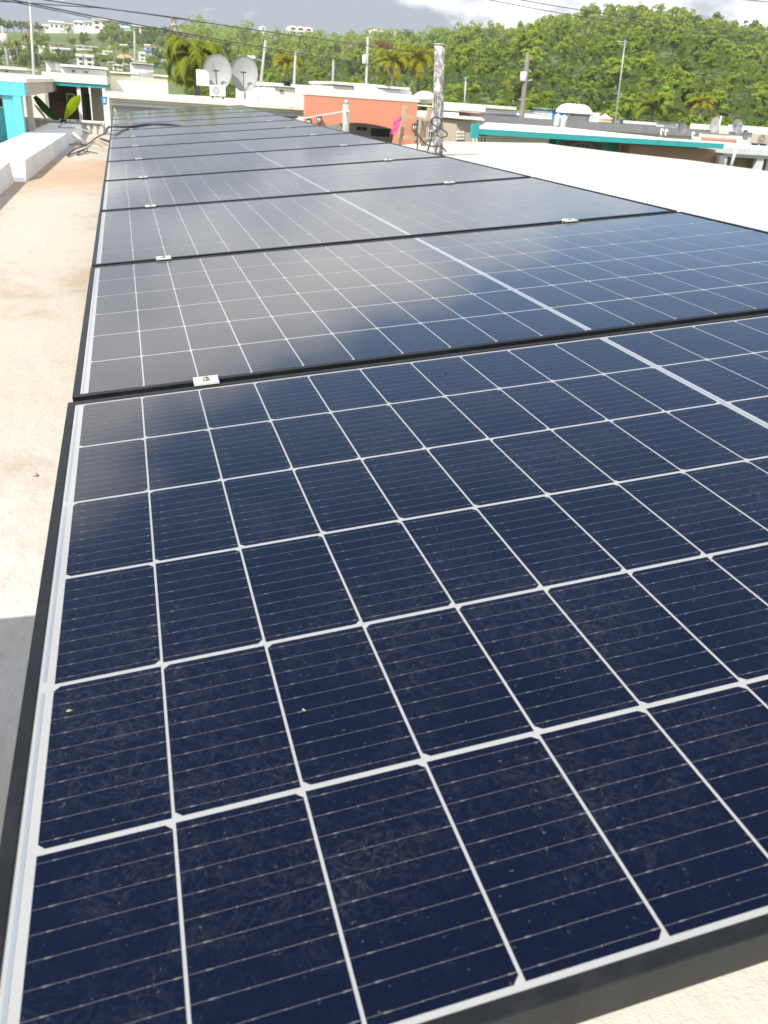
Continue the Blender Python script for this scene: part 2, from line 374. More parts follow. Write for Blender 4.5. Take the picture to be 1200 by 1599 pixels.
# ---------------------------------------------------------------- our house: roof, kerb, array
house = thing('house', 'broad flat white roof under the row of solar panels, tan silt along its left side', 'house', (6, 12, GZ))
ROOF = [(-1.75, -3), (19.6, -3)] + [(v.x, v.y) for v in (PZ(1200, 267, 0), PZ(1075, 249.5, 0), PZ(960, 237, 0), PZ(874, 226.5, 0), PZ(850, 223, 0), PZ(690, 220.5, 0))] + [(5.2, 18.6), (-.55, 17.9), (-1.75, 17.9)]
MB().slab(ROOF, -.18, 0).build('roof', MT['roof'], house)
WALL = [(-1.6, -2.8), (19.3, -2.8), (14.0, 17.7), (11.2, 22.0), (8.4, 23.0), (5.4, 18.3), (-.7, 17.6), (-1.6, 17.6)]
MB().slab(WALL, GZ, -.183).build('wall', MT['cream'], house)
# low white kerb along the left edge: far length is broader, near length set back
k = MB()
def kerb_piece(x_far, x_near, y0, y1, w, h, slope):
    bmv = [(x_near, y0 + slope, h), (x_far, y1, h), (x_far - w, y1, h), (x_near - w, y0 + slope, h), (x_near + .02, y0, -.001), (x_far + .02, y1, -.001), (x_far - w, y1, -.001), (x_near - w, y0, -.001)]
    k.add(bmv, [(0, 1, 2, 3), (4, 7, 6, 5), (0, 4, 5, 1), (1, 5, 6, 2), (2, 6, 7, 3), (3, 7, 4, 0)])
kerb_piece(-.70, -.93, 9.15, 17.6, .52, .17, .35)
kerb_piece(-1.03, -1.08, 1.0, 9.147, .40, .175, .0)
k.build('kerb', MT['kerb'], house)
tw = MB(); tw.bbox((-1.6, -2.9, .002), (-.66, 1.08, .69), .02); tw.build('shadow_block', MT['kerb'], house)  # unseen block added left of view, sized to shade the near roof strip

# solar panels ----------------------------------------------------
PL, PWD, PT, GAP = 1.897, 1.134, .030, .026
TH = math.atan2(.10687, .99427); A0 = Vector((-.110, .2476, CZ - .4757))
lat = Vector((cos(TH), 0, sin(TH))); nrm = Vector((-sin(TH), 0, cos(TH)))
def on_array(u, v, h=0.0): return A0 + lat * u + Vector((0, 1, 0)) * v + nrm * h
def panel_meshes():
    fr = MB(); lip = .0115; zt = 0.0; zb = -PT
    for a, b in (((0, 0, zb), (PL, lip, zt)), ((0, PWD - lip, zb), (PL, PWD, zt))): fr.bbox(a, b, .0009)
    for a, b in (((0, lip + .00005, zb), (lip, PWD - lip - .00005, zt)), ((PL - lip, lip + .00005, zb), (PL, PWD - lip - .00005, zt))): fr.bbox(a, b, .0009)
    la = MB(); z = -.0022
    la.box((lip, lip, z - .004), (PL - lip, PWD - lip, z), 1)
    ch = .0050; hg = .0025; zc = z + .00025
    for r in range(6):
        y1 = V1 - r * RP - hg; y0 = V1 - (r + 1) * RP + hg
        left = (r % 2 == 0)
        for c in range(20):
            x0 = U0 + c * CP + (0 if c < 10 else .0110) + .0012; x1 = x0 + CP - .0024
            half = (c < 10)
            lch = left
            if lch: pts = [(x0 + ch, y0), (x1, y0), (x1, y1), (x0 + ch, y1), (x0, y1 - ch), (x0, y0 + ch)]
            else: pts = [(x0, y0), (x1 - ch, y0), (x1, y0 + ch), (x1, y1 - ch), (x1 - ch, y1), (x0, y1)]
            la.add([(x, y, zc) for x, y in pts], [list(range(len(pts)))], 0)
    for q in range(3):                      # ribbons joining rows in pairs at both ends and along the centre
        ya = V1 - (2 * q + 2) * RP + .008; yb = V1 - 2 * q * RP - .008
        for x in (.0150, PL - .0195): la.add([(x, ya, zc), (x + .0030, ya, zc), (x + .0030, yb, zc), (x, yb, zc)], [(0, 1, 2, 3)], 2)
    xc = U0 + 10 * CP + .0029
    la.add([(xc, .022, zc), (xc + .0052, .022, zc), (xc + .0052, PWD - .022, zc), (xc, PWD - .022, zc)], [(0, 1, 2, 3)], 2)
    return fr, la
ORD = ['nearest', 'second', 'third', 'fourth', 'fifth', 'sixth', 'seventh', 'eighth', 'ninth', 'tenth', 'eleventh', 'farthest']
def panel_label(i):
    if i == 0: return 'dark blue solar panel nearest the camera, filling the whole foreground'
    if i == 11: return 'last grey shining solar panel of the row, at the end by the white house'
    look = 'dark solar panel with cloud mirrored across it' if i < 4 else 'grey shining solar panel'
    return '%s, %s of the row counted from the camera' % (look, ORD[i])
GRP = 'solar panels laid in one long row on the roof'
root = thing('solar_panel', panel_label(0), 'solar panel', (0, 0, 0), GRP)
fr, la = panel_meshes(); fr.build('frame', MT['frame'], root); la.build('cell_sheet', [MT['cell'], MT['back'], MT['ribbon']], root)
panels = []
PITCH = [min(.008, .001 * max(0, i - 1)) for i in range(12)]       # the deck rises a little towards its end
RISE = [sum(PITCH[:i]) * (PWD + GAP) for i in range(13)]
for i in range(12):
    p = root if i == 0 else copy_tree(root)
    dz = RISE[i]; dx = -.004 if i == 0 else .0012 * i
    p.location = A0 + Vector((dx, i * (PWD + GAP), dz)); p.rotation_euler = (Matrix.Rotation(PITCH[i], 3, 'X') @ Matrix.Rotation(-TH, 3, 'Y')).to_euler()
    p['label'] = panel_label(i); panels.append(p)
def dz_at(v):
    i = min(11, max(0, int(v / (PWD + GAP)))); return RISE[i] + PITCH[i] * (v - i * (PWD + GAP))
# mid clamps on every seam
c0 = thing('panel_clamp', 'x', 'clamp', (0, 0, 0), 'silver clamps gripping the seams between panels')
cm = MB(); L2 = .021
cm.bbox((-L2, -.0185, .0012), (L2, .0185, .0038), .0006); cm.box((-L2, -.0125, -.024), (L2, -.0095, .0011)); cm.box((-L2, .0095, -.024), (L2, .0125, .0011))
cm.bbox((-L2, -.0187, .0039), (L2, -.0165, .0054), .0004); cm.bbox((-L2, .0165, .0039), (L2, .0187, .0054), .0004)
cm.build('clamp_plate', MT['steel'], c0)
bm_ = MB(); bm_.tube([(0, 0, .0039), (0, 0, .0090)], .0052, 12); bm_.tube([(0, 0, .0091), (0, 0, .0097)], .0034, 6); bm_.build('bolt', MT['bolt'], c0)
first = True
for i in range(11):
    for side, u in (('left', .222 if i == 0 else .203), ('right', [1.50, 1.494, 1.498, 1.55, 1.57, 1.59, 1.60, 1.60, 1.60, 1.60, 1.60][i])):
        if i == 0 and side == 'right': continue
        c = c0 if first else copy_tree(c0); first = False
        v = (i + 1) * (PWD + GAP) - GAP / 2
        c.location = on_array(u + .0012 * i, v, 0) + Vector((0, 0, dz_at(v))); c.rotation_euler = (0, -TH, random.uniform(-.03, .03))
        nx = 'nearest and second' if i == 0 else '%s and %s' % (ORD[i], ORD[i + 1] if i < 10 else 'last')
        c['label'] = '%s silver clamp between the %s panels counted from the camera' % (side, nx)
    # small things on the seams
# rails and feet under the array
for side, u in (('left', .215), ('right', 1.55)):
    r = thing('mounting_rail', 'aluminium rail on short feet under the %s part of the panel row' % side, 'mounting rail', on_array(u, 0, -.05), 'rails carrying the panels')
    m = MB(); a = on_array(u, .05, -PT - .022); b = on_array(u, 13.85, -PT - .022); m.beam(a, b, .04, .036); m.build('rail', MT['rail'], r)
    for q in range(7):
        v = .3 + q * 2.2; t = on_array(u, v, -PT - .042); m = MB(); m.beam((t.x, t.y, t.z), (t.x, t.y, .004), .04, .05); m.box((t.x - .06, t.y - .05, .0), (t.x + .06, t.y + .05, .004)); m.build('foot', MT['rail'], r)
# seed husk, chip and specks on the glass
for (px, py, s, lab) in ((108, 1111, .0028, 'tiny tan seed husk lying on the lower left of the nearest panel'), (475, 1110, .0022, 'tiny pale dry flake on the nearest panel, mid left'), (1112, 876, .003, 'tiny yellowish flake at a cell corner on the right of the nearest panel'), (697, 580, .005, 'dark droplet crumbs near the far edge of the nearest panel')):
    d = ray(px, py); t = (A0 - Vector((0, 0, CZ))).dot(nrm) / d.dot(nrm); p = d * t + Vector((0, 0, CZ)) + nrm * .0005
    m = MB(); a = random.uniform(0, 3); ex = Vector((cos(a), sin(a), 0)) * s; ey = Vector((-sin(a), cos(a), 0)) * s * .35
    m.add([p - ex, p - ey, p + ex, p + ey, p + nrm * .0018 + ex * .1], [(0, 1, 4), (1, 2, 4), (2, 3, 4), (3, 0, 4)], 0)
    o = m.build('dry_flake', MT['black'] if 'dark' in lab else MT['seed']); tag(o, lab, 'debris')

# pebbles, wires and stick on the silted strip
def pebble(x, y, s, lab):
    bm = bmesh.new(); bmesh.ops.create_icosphere(bm, subdivisions=2, radius=s)
    for v in bm.verts: v.co *= random.uniform(.75, 1.15); v.co.z *= .55
    for v in bm.verts: v.co += Vector((x, y, s * .35))
    m = MB(); m.bm(bm, 0, True); tag(m.build('pebble', MT['wood']), lab, 'pebble')
q = PZ(55, 743, 0); pebble(q.x, q.y, .008, 'small grey crumb of rubble on the sandy roof strip left of the nearest panel')
q = PZ(40, 290, 0)
tg = MB(); pts = [PZ(105, 242, .02), PZ(118, 232, .05), PZ(135, 226, .03), PZ(150, 215, .05), PZ(165, 207, .3)]
pts += [on_array(.0, 9.4, .05), on_array(.18, 9.6, .035), on_array(.42, 10.0, .03), on_array(.62, 9.7, .03), on_array(.75, 9.2, .015)]
def smooth(pts, n=6):
    pts = [Vector(p) for p in pts]; out = []
    for i in range(len(pts) - 1):
        p0, p1, p2, p3 = pts[max(i - 1, 0)], pts[i], pts[i + 1], pts[min(i + 2, len(pts) - 1)]
        for j in range(n):
            t = j / n; out.append(.5 * ((2 * p1) + (p2 - p0) * t + (2 * p0 - 5 * p1 + 4 * p2 - p3) * t * t + (3 * p1 - p0 - 3 * p2 + p3) * t ** 3))
    return out + [pts[-1]]
tg.tube(smooth(pts), .011, 6)
tg.tube(smooth([PZ(105, 243, .02), PZ(122, 236, .02), PZ(136, 232, .03), PZ(134, 238, .02), PZ(120, 241, .02), PZ(128, 235, .03), PZ(152, 239, .02)]), .008, 6)
tg.tube(smooth([PZ(108, 225, .02), PZ(122, 224, .06), PZ(136, 227, .03)]), .008, 6)
tag(tg.build('loose_cable', MT['cable']), 'tangled black cable rising from the roof strip and lying over the far panels', 'cable')
m = MB(); m.tube(smooth([PZ(142, 207, .2), PZ(132, 203, .2), PZ(112, 199, .19), PZ(93, 198, .19), PZ(98, 192, .19), PZ(112, 187, .19), PZ(125, 188, .2)]), .012, 6)
tag(m.build('bent_wire', MT['gmet']), 'thin bent wire looped over the far end of the white kerb', 'wire')
m = MB(); m.tube([PZ(113, 209, .16), PZ(134, 225, .02)], .035, 6); tag(m.build('white_pipe', MT['white']), 'short white pipe leaning against the far end of the kerb', 'pipe')
m = MB(); m.tube([PZ(157, 216, .02), PZ(170, 220, .02)], .016, 6); tag(m.build('short_stick', MT['cable']), 'short dark stick lying on the roof by the left panel edge', 'stick')

# ---------------------------------------------------------------- mast, vent post, wooden frame beside the array
mast = thing('service_mast', 'thick service mast of white peeling paint standing behind the panels', 'mast', (P(684, 235, 17).x, 17, 0))
a = P(684, 235, 17); b = P(687, 70, 17)
MB().tube([(a.x, 17, 0), a, a.lerp(b, .5), b], [.104, .104, .102, .100], 20).build('pipe', MT['peel'], mast)
m = MB(); m.tube([(b.x, 17, b.z + .001), (b.x, 17, b.z + .02)], .112, 20); m.build('cap', MT['gmet'], mast)
cb = MB()
cb.tube(smooth([P(690, 196, 16.8), P(688, 185, 16.8), P(678, 183, 16.8), P(673, 190, 16.8), P(682, 197, 16.8), P(697, 206, 16.8), P(698, 212, 16.8), P(690, 214, 16.8)]), .014, 6)
cb.tube(smooth([P(692, 183, 16.8), P(688, 195, 16.8), P(676, 210, 16.8), P(671, 226, 16.8), P(668, 235, 16.8)]), .018, 6)
cb.tube(smooth([P(651, 206, 16.8), P(655, 213, 16.8), P(665, 224, 16.8), P(674, 228, 16.8), P(688, 228, 16.8), P(697, 236, 16.8)]), .016, 6)
cb.tube(smooth([P(650, 200, 16.8), P(652, 212, 16.8), P(652, 232, 16.8)]), .014, 6)
tag(cb.build('cable_loops', MT['cable']), 'black cables looping round the peeling mast', 'cable')
vp = thing('vent_post', 'short grey vent pipe with a tie wire, in front of the orange facade', 'vent pipe', (P(541, 205, 16.5).x, 16.5, 0))
a = P(541, 205, 16.5); b = P(541, 162, 16.5)
MB().tube([(a.x, 16.5, 0), b], .064, 16).build('pipe', MT['conc'], vp)
m = MB(); m.tube([b, b + Vector((0, 0, .07))], [.052, .030], 14); m.build('tip', MT['gmet'], vp)
m = MB(); c_ = P(541, 173, 16.5); m.tube([c_ - Vector((0, 0, .012)), c_ + Vector((0, 0, .012))], .069, 14); m.build('band', MT['white'], vp)
m = MB(); m.tube(smooth([P(541, 173, 16.42), P(505, 179, 15.8), P(470, 185, 15.0), P(445, 186.5, 14.4)]), .010, 6); tag(m.build('tie_line', MT['white']), 'pale cord stretched from the vent post over the far panels', 'cord')
fr_ = thing('wooden_frame', 'weathered wooden ladder frame standing between the orange facade and the mast', 'wooden frame', (P(645, 225, 18).x, 18, 0))
def stick(px0, py0, px1, py1, w, Y=18.0, name='post', mat='wood', par=None, w2=None):
    m = MB(); m.beam(P(px0, py0, Y), P(px1, py1, Y), w, w2 or w, 0, (0, 1, 0)); return m.build(name, MT[mat], par)
stick(634, 165, 624, 226, .085, 18, 'post', 'wood', fr_); stick(672, 168, 661, 228, .09, 18, 'post', 'wood', fr_)
stick(636, 182, 669, 186.5, .06, 17.92, 'crossbar', 'wood', fr_); stick(629, 213, 664, 217, .07, 17.92, 'crossbar', 'wood', fr_)
stick(657, 183, 653, 226, .045, 17.86, 'brace', 'wood', fr_); stick(634, 165, 638, 170, .03, 17.86, 'hook', 'gmet', fr_)
m = MB(); g = []
for i in range(9):
    for j in range(4):
        t = i / 8; px = 625 - 11 * t + (j - 1.5) * (2.2 + 1.4 * sin(t * 3)); py = 181 + 27 * t + (j % 2) * 1.0
        v = P(px, py, 17.8); v.y += .03 * sin(i * 1.7 + j * 2); g.append(v)
m.add(g, [(i * 4 + j, i * 4 + j + 1, i * 4 + j + 5, i * 4 + j + 4) for i in range(8) for j in range(3)], 0, True)
g2 = [v + Vector((0, .03, 0)) for v in g]; m.add(g2, [(i * 4 + j, i * 4 + j + 4, i * 4 + j + 5, i * 4 + j + 1) for i in range(8) for j in range(3)], 0, True)
tag(m.build('pink_cloth', MT['pink']), 'bright pink cloth hanging from the wooden frame', 'cloth')

# ---------------------------------------------------------------- generic house pieces
def box_px(m, x0, y0, x1, y1, Y, depth, mi=0, zadd0=None):
    a = P(x0, y0, Y); b = P(x1, y1, Y); m.box((a.x, Y, b.z if zadd0 is None else zadd0), (b.x, Y + depth, a.z), mi); return a, b
def part_box(name, x0, y0, x1, y1, Y, depth, mat, par, zb=None):
    m = MB(); box_px(m, x0, y0, x1, y1, Y, depth, 0, zb); return m.build(name, MT[mat], par)
def window(par, x0, y0, x1, y1, Y, frame='white', bars=1):
    a = P(x0, y0, Y); b = P(x1, y1, Y); w = abs(b.x - a.x); h = abs(a.z - b.z); t = min(w, h) * .12
    m = MB(); m.box((a.x, Y - .06, b.z), (a.x + t, Y - .003, a.z)); m.box((b.x - t, Y - .06, b.z), (b.x, Y - .003, a.z))
    m.box((a.x + t, Y - .06, a.z - t), (b.x - t, Y - .003, a.z)); m.box((a.x + t, Y - .06, b.z), (b.x - t, Y - .003, b.z + t))
    for i in range(bars):
        xm = a.x + w * (i + 1) / (bars + 1); m.box((xm - t * .3, Y - .05, b.z + t), (xm + t * .3, Y - .004, a.z - t))
    f = m.build('window', MT[frame], par)
    g = MB(); g.box((a.x + t, Y - .03, b.z + t), (b.x - t, Y - .0035, a.z - t)); g.build('pane', MT['glass'], f); return f

# white house straight behind the array
YW = 42.0
wh = thing('house', 'long white flat-roofed house with moulded eaves directly behind the far end of the panels', 'house', (4, 48, GZ))
a = P(168, 158, YW); b = P(482, 180, YW); zt = P(320, 156.5, YW).z
m = MB(); m.box((a.x, YW, zt - .14), (b.x, YW + 18, zt)); m.box((a.x + .10, YW + .10, zt - .26), (b.x, YW + 17.9, zt - .143)); m.build('roof', MT['cream'], wh)
m = MB(); m.box((a.x + .16, YW + .2, zt - .42), (b.x, YW + 17.8, zt - .263)); m.build('eave', MT['white'], wh)
xs = P(405, 180, YW).x
m = MB(); m.box((a.x + .22, YW + .5, GZ), (xs, YW + 17.5, zt - .423)); m.box((xs + .002, YW + 2.6, GZ), (b.x, YW + 17.5, zt - .423)); m.build('wall', MT['greyw'], wh)
m = MB(); m.box((xs + .3, YW + 2.5, GZ), (b.x - .3, YW + 2.597, zt - .9)); m.build('porch_door', MT['brown'], wh)
# cistern block, air conditioner, two dishes
def cistern(x0, y0, x1, y1, Y, mat, lab, round_=True):
    a = P(x0, y0, Y); b = P(x1, y1, Y); t = thing('water_cistern', lab, 'water cistern', (a.x, Y, b.z))
    w = b.x - a.x; h = a.z - b.z; n = 8; r = min(w * .45, h * .35)
    poly = [(a.x, b.z), (b.x, b.z)] + [(b.x - r + r * cos(i / n * pi / 2), a.z - r + r * sin(i / n * pi / 2)) for i in range(n + 1)] + [(a.x, a.z)]
    MB().prism(poly, Y, Y + w).build('tank', MT[mat], t); return t
z_roof = zt
t = cistern(308, 108, 327, 134, 56, 'white', 'white block with one rounded corner behind the left satellite dish')
def ac_unit(cx, y0, y1, w, Y, lab, mat='acw', base=None):
    a = P(cx - w / 2, y0, Y); b = P(cx + w / 2, y1, Y); bz = base if base is not None else b.z
    t = thing('air_conditioner', lab, 'air conditioner', ((a.x + b.x) / 2, Y, bz))
    m = MB(); m.bbox((a.x, Y, b.z + .06), (b.x, Y + .34, a.z), .02); m.build('casing', MT[mat], t)
    m = MB(); m.box((a.x + .08, Y + .02, bz), (a.x + .16, Y + .32, b.z + .059)); m.box((b.x - .16, Y + .02, bz), (b.x - .08, Y + .32, b.z + .059)); m.build('feet', MT['dgrey'], t)
    c = Vector((a.x + (b.x - a.x) * .38, Y - .012, (a.z + b.z) / 2 + .03)); r = (a.z - b.z) * .36
    g = MB()
    for k in range(5): 
        rr = r * (1 - k * .19); ring = [c + Vector((cos(q / 20 * 2 * pi) * rr, 0, sin(q / 20 * 2 * pi) * rr)) for q in range(21)]; g.tube(ring, r * .035, 4, 0, False)
    for q in range(8): g.beam(c, c + Vector((cos(q * pi / 4) * r, 0, sin(q * pi / 4) * r)), r * .05)
    g.build('fan_grille', MT['gmet'], t)
    g = MB(); g.tube([c + Vector((0, .013, 0)), c + Vector((0, .016, 0))], r * 1.02, 24); g.build('fan_well', MT['dgrey'], t)
    g = MB(); g.tube([c + Vector((0, -.012, 0)), c + Vector((0, .0, 0))], r * .2, 12); g.build('hub', MT['acw'], t); return t
ac_unit(340.5, 132, 152.5, 24, 50, 'white air conditioner with round fan grille on the white roof under the left dish', base=zt)
def sat_dish(cx, cy, rx, ry, Y, lab, mat='dish', aim=(-.25, -1, .25), pole_to=None, ribs=0, feed=True, group=None):
    c = P(cx, cy, Y); R = rx / F * Y * 1.02; t = thing('satellite_dish', lab, 'satellite dish', (c.x, Y, pole_to if pole_to is not None else c.z - R - .3), group)
    d = Vector(aim).normalized(); u = d.cross(Vector((0, 0, 1))).normalized(); w = u.cross(d).normalized(); ky = ry / rx
    m = MB(); n, k = 28, 6; vs = []
    for side in (0, 1):
        for i in range(k + 1):
            r = R * i / k
            for j in range(n):
                q = 2 * pi * j / n; vs.append(c + u * cos(q) * r + w * sin(q) * r * ky + d * (.28 * r * r / R - .05 * R - side * .02))
    fs = []
    for side in (0, 1):
        o_ = side * (k + 1) * n
        for i in range(k):
            for j in range(n):
                f_ = [o_ + i * n + j, o_ + i * n + (j + 1) % n, o_ + (i + 1) * n + (j + 1) % n, o_ + (i + 1) * n + j]
                fs.append(f_ if side else f_[::-1])
    for j in range(n): fs.append([k * n + j, k * n + (j + 1) % n, (2 * k + 1) * n + (j + 1) % n, (2 * k + 1) * n + j])
    m.add(vs, fs, 0, True); m.build('reflector', MT[mat], t)
    if ribs:
        m = MB()
        for j in range(ribs):
            q = 2 * pi * j / ribs; m.tube([c + d * (.29 * .04 - .03) , c + u * cos(q) * R * .5 + w * sin(q) * R * .5 * ky + d * (.07 * R - .04 * R), c + u * cos(q) * R * .97 + w * sin(q) * R * .97 * ky + d * (.26 * R - .04 * R)], R * .022, 5)
        m.build('ribs', MT['gmet'], t)
    if feed:
        m = MB(); bt = c - w * R * ky * .92 + d * .22 * R; hd = c + d * R * .75 - w * R * .05
        m.tube([bt, hd], R * .035, 6); m.build('feed_arm', MT['dgrey'], t)
        m = MB(); m.tube([hd - u * R * .22, hd + u * R * .22], R * .05, 6); m.tube([hd, hd - d * R * .12], R * .08, 8); m.build('feed_horn', MT['dgrey'], t)
    if pole_to is not None:
        m = MB(); e = c - d * .12 * R; m.tube([(e.x, e.y, pole_to), (e.x, e.y, e.z)], R * .07, 8); m.build('pole', MT['gmet'], t)
    return t
GD = 'satellite dishes on the roofs'
sat_dish(340, 113.5, 19.5, 22.5, 57, 'large grey satellite dish standing above the air conditioner', pole_to=zt, group=GD)
sat_dish(382, 116, 18.5, 22.5, 57.5, 'large grey satellite dish beside the other one, to its right', pole_to=zt, group=GD)
m = MB(); m.tube([P(304, 150, 43), P(330, 160, 42.5), P(352, 171, 42)], .02, 5); tag(m.build('roof_cable', MT['cable']), 'dark cable drooping over the eave of the white house', 'cable')

# orange facade with a flat arch
YO = 38.0
oh = thing('house', 'salmon orange carport facade with a flat arch and white roof band', 'house', (P(565, 180, YO).x, YO, GZ))
def xz(px, py, Y=YO): v = P(px, py, Y); return (v.x, v.z)
tl, tr = xz(477, 148), xz(653, 159); zt_o = (tl[1] + tr[1]) / 2
ax0 = xz(508, 196)[0]; ax1 = xz(617, 204)[0]; az0 = xz(508, 196)[1]; zc_ = xz(562, 191.5)[1]
az1 = az0 - .06
arch = [(ax0 + (ax1 - ax0) * i / 16, az0 + (zc_ - az0) * sin(pi * i / 16) ** .9 if i not in (0, 16) else az0) for i in range(17)]
m = MB()
poly_l = [(tl[0], GZ), (ax0, GZ), (ax0, az0), (ax0, zt_o), (tl[0], zt_o)]
m.prism([(tl[0], GZ), (ax0, GZ), (ax0, zt_o), (tl[0], zt_o)], YO, YO + .3); m.prism([(ax1, GZ), (tr[0], GZ), (tr[0], zt_o), (ax1, zt_o)], YO, YO + .3)
for i in range(16):
    (xa, za), (xb, zb) = arch[i], arch[i + 1]; m.prism([(xa, za), (xb, zb), (xb, zt_o), (xa, zt_o)], YO, YO + .3)
m.build('facade', MT['orange'], oh)
m = MB(); hz = xz(560, 141.5)[1]; m.slab([(tl[0] - .02, YO - .02), (tr[0] + .02, YO - .02), (tr[0] + .02, YO + 2.2), (tl[0] - .02, YO + 2.2)], zt_o + .002, zt_o + .10)
m.slab([(tl[0] - .02, YO + .1), (tr[0] + .02, YO + .1), (tr[0] + .02, YO + 2.2), (tl[0] - .02, YO + 2.2)], zt_o + .102, hz); m.build('roof', MT['cream'], oh)
m = MB(); m.box((tl[0] + 1.2, YO + 4, GZ), (tr[0] + 1.2, YO + 4.3, zt_o - .002)); m.build('porch_wall', MT['conc'], oh)
m = MB(); m.box((tl[0] + 1.6, YO + 2.203, zt_o + .01), (tr[0] + .8, YO + 4.4, zt_o + .1)); m.build('porch_roof', MT['cream'], oh)
window(oh, 577, 197, 610, 216, YO + 4, 'beige', 0); window(oh, 556, 196, 574, 205, YO + 4, 'beige', 1)
def lantern(px, py, Y, lab):
    c = P(px, py, Y); t = thing('wall_lantern', lab, 'wall lantern', c, 'lanterns on the orange facade'); y = Y - .15
    m = MB(); m.beam((c.x, Y - .003, c.z + .13), (c.x, y, c.z + .17), .03); m.tube([(c.x, y, c.z + .12), (c.x, y, c.z + .2)], [.13, .02], 6); m.tube([(c.x, y, c.z - .16), (c.x, y, c.z - .12)], [.03, .1], 6)
    for q in range(6): m.beam((c.x + .1 * cos(q * pi / 3), y + .1 * sin(q * pi / 3), c.z - .12), (c.x + .12 * cos(q * pi / 3), y + .12 * sin(q * pi / 3), c.z + .12), .018)
    m.build('cage', MT['dgrey'], t); m = MB(); m.tube([(c.x, y, c.z - .119), (c.x, y, c.z + .119)], [.075, .09], 8); m.build('glass', MT['acw'], t)
lantern(497.5, 187, YO, 'dark wall lantern left of the arch on the orange facade'); lantern(646.5, 199, YO, 'dark wall lantern at the right end of the orange facade')
lantern(481.5, 191, YO, 'small dark lantern just showing above the panels at the left end of the orange facade')
# narrow teal-less houses between orange and teal
nh = thing('house', 'small white house with a cream cornice behind the peeling mast', 'house', (P(690, 190, 40).x, 40, GZ))
part_box('roof', 650, 164, 742, 171, 40, 12, 'cream', nh); part_box('cornice', 651, 171.2, 716, 187, 40.1, 9, 'white', nh); part_box('wall', 652, 187.2, 713, 225, 40.4, 9, 'greyw', nh, GZ)
window(nh, 668, 203, 680, 217, 40.4, 'white', 2)
bh = thing('house', 'beige house wall with a pierced block window left of the white railing', 'house', (P(726, 200, 38.5).x, 38.5, GZ))
part_box('wall', 713.4, 187, 742, 225, 38.5, 9, 'beige', bh, GZ); part_box('roof', 712, 183, 757, 187.6, 38.2, 9.6, 'white', bh); part_box('upper_wall', 716, 174.5, 757, 182.6, 41, 5, 'brown', bh); part_box('parapet', 717, 162, 758, 174.3, 43, 4, 'cream', bh)
m = MB()
for i in range(3):
    for j in range(3):
        c = P(711.8 + i * 4.2 + 3, 206 + j * 5, 38.5); m.box((c.x - .05, 38.45, c.z - .045), (c.x + .05, 38.497, c.z + .045))
m.build('block_window', MT['cream'], bh)

# teal house on the right
YT = 31.0
th = thing('house', 'wide flat-roofed house with a teal roof edge on the right', 'house', (P(930, 215, YT).x, YT, GZ))
a = P(747, 200.5, YT); b = P(1131, 228, YT); zf = a.z; zl = zf - .19
m = MB(); m.box((a.x, YT, zl), (b.x, YT + .2, zf)); c = P(739, 193, YT); e = P(748, 211, YT); m.box((c.x, YT - .02, e.z - .1), (e.x - .005, YT + .2, c.z)); m.build('fascia', MT['teal'], th)
m = MB(); m.slab([(a.x, YT + .203), (b.x, YT + .203), (b.x, YT + 14), (P(760, 190, YT + 14).x, YT + 14)], zl, zf - .01); m.build('roof', MT['cream'], th)
yw = YT + 1.6
m = MB(); m.box((P(868, 225, yw).x, yw, GZ), (b.x, yw + 11, zl - .003)); m.build('wall', MT['teal'], th)
part_box('white_hood', 780, 211.5, 856, 236, YT + .9, 1.2, 'white', th, -1.6)
m = MB(); a1 = P(741, 210.8, YT + .6); b1 = P(780, 224, YT + .6); zt1 = a1.z
m.box((a1.x, YT + .6, zt1 - .06), (b1.x, YT + .66, zt1)); m.box((a1.x, YT + .6, zt1 - .75), (b1.x, YT + .66, zt1 - .69))
for i in range(9): x = a1.x + (b1.x - a1.x) * i / 8; m.box((x - .035, YT + .6, zt1 - .69), (x + .035, YT + .66, zt1 - .061))
m.build('white_railing', MT['white'], th)
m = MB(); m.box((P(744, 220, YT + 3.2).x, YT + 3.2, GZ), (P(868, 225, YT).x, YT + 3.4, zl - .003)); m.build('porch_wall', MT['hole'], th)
w = window(th, 878, 216.5, 939, 239, yw, 'tan', 0); 
m = MB(); cx0 = P(909, 231, yw); ring = [Vector((cx0.x + .66 * cos(pi * i / 14), yw - .05, cx0.z - .15 + .34 * sin(pi * i / 14))) for i in range(15)]
m.tube(ring, .022, 5); m.tube([v * 1 for v in [Vector((cx0.x + .36 * cos(pi * i / 14), yw - .05, cx0.z - .15 + .2 * sin(pi * i / 14))) for i in range(15)]], .018, 5)
for i in range(1, 7): m.beam(Vector((cx0.x, yw - .05, cx0.z - .15)), ring[i * 2], .02)
m.build('arched_grille', MT['gmet'], th)
part_box('pilaster', 969, 220, 982, 262, yw - .12, .11, 'beige', th, GZ); part_box('awning', 985, 225, 1122, 262, yw - .8, .6, 'tan', th, -1.9)
m = MB()
for i in range(5): p0 = P(1114 + i * .3, 242 + i * 3.6, yw - .3); m.box((p0.x, yw - .9, p0.z - .04), (p0.x + .55, yw - .81, p0.z))
m.build('louvre', MT['louv'], th)
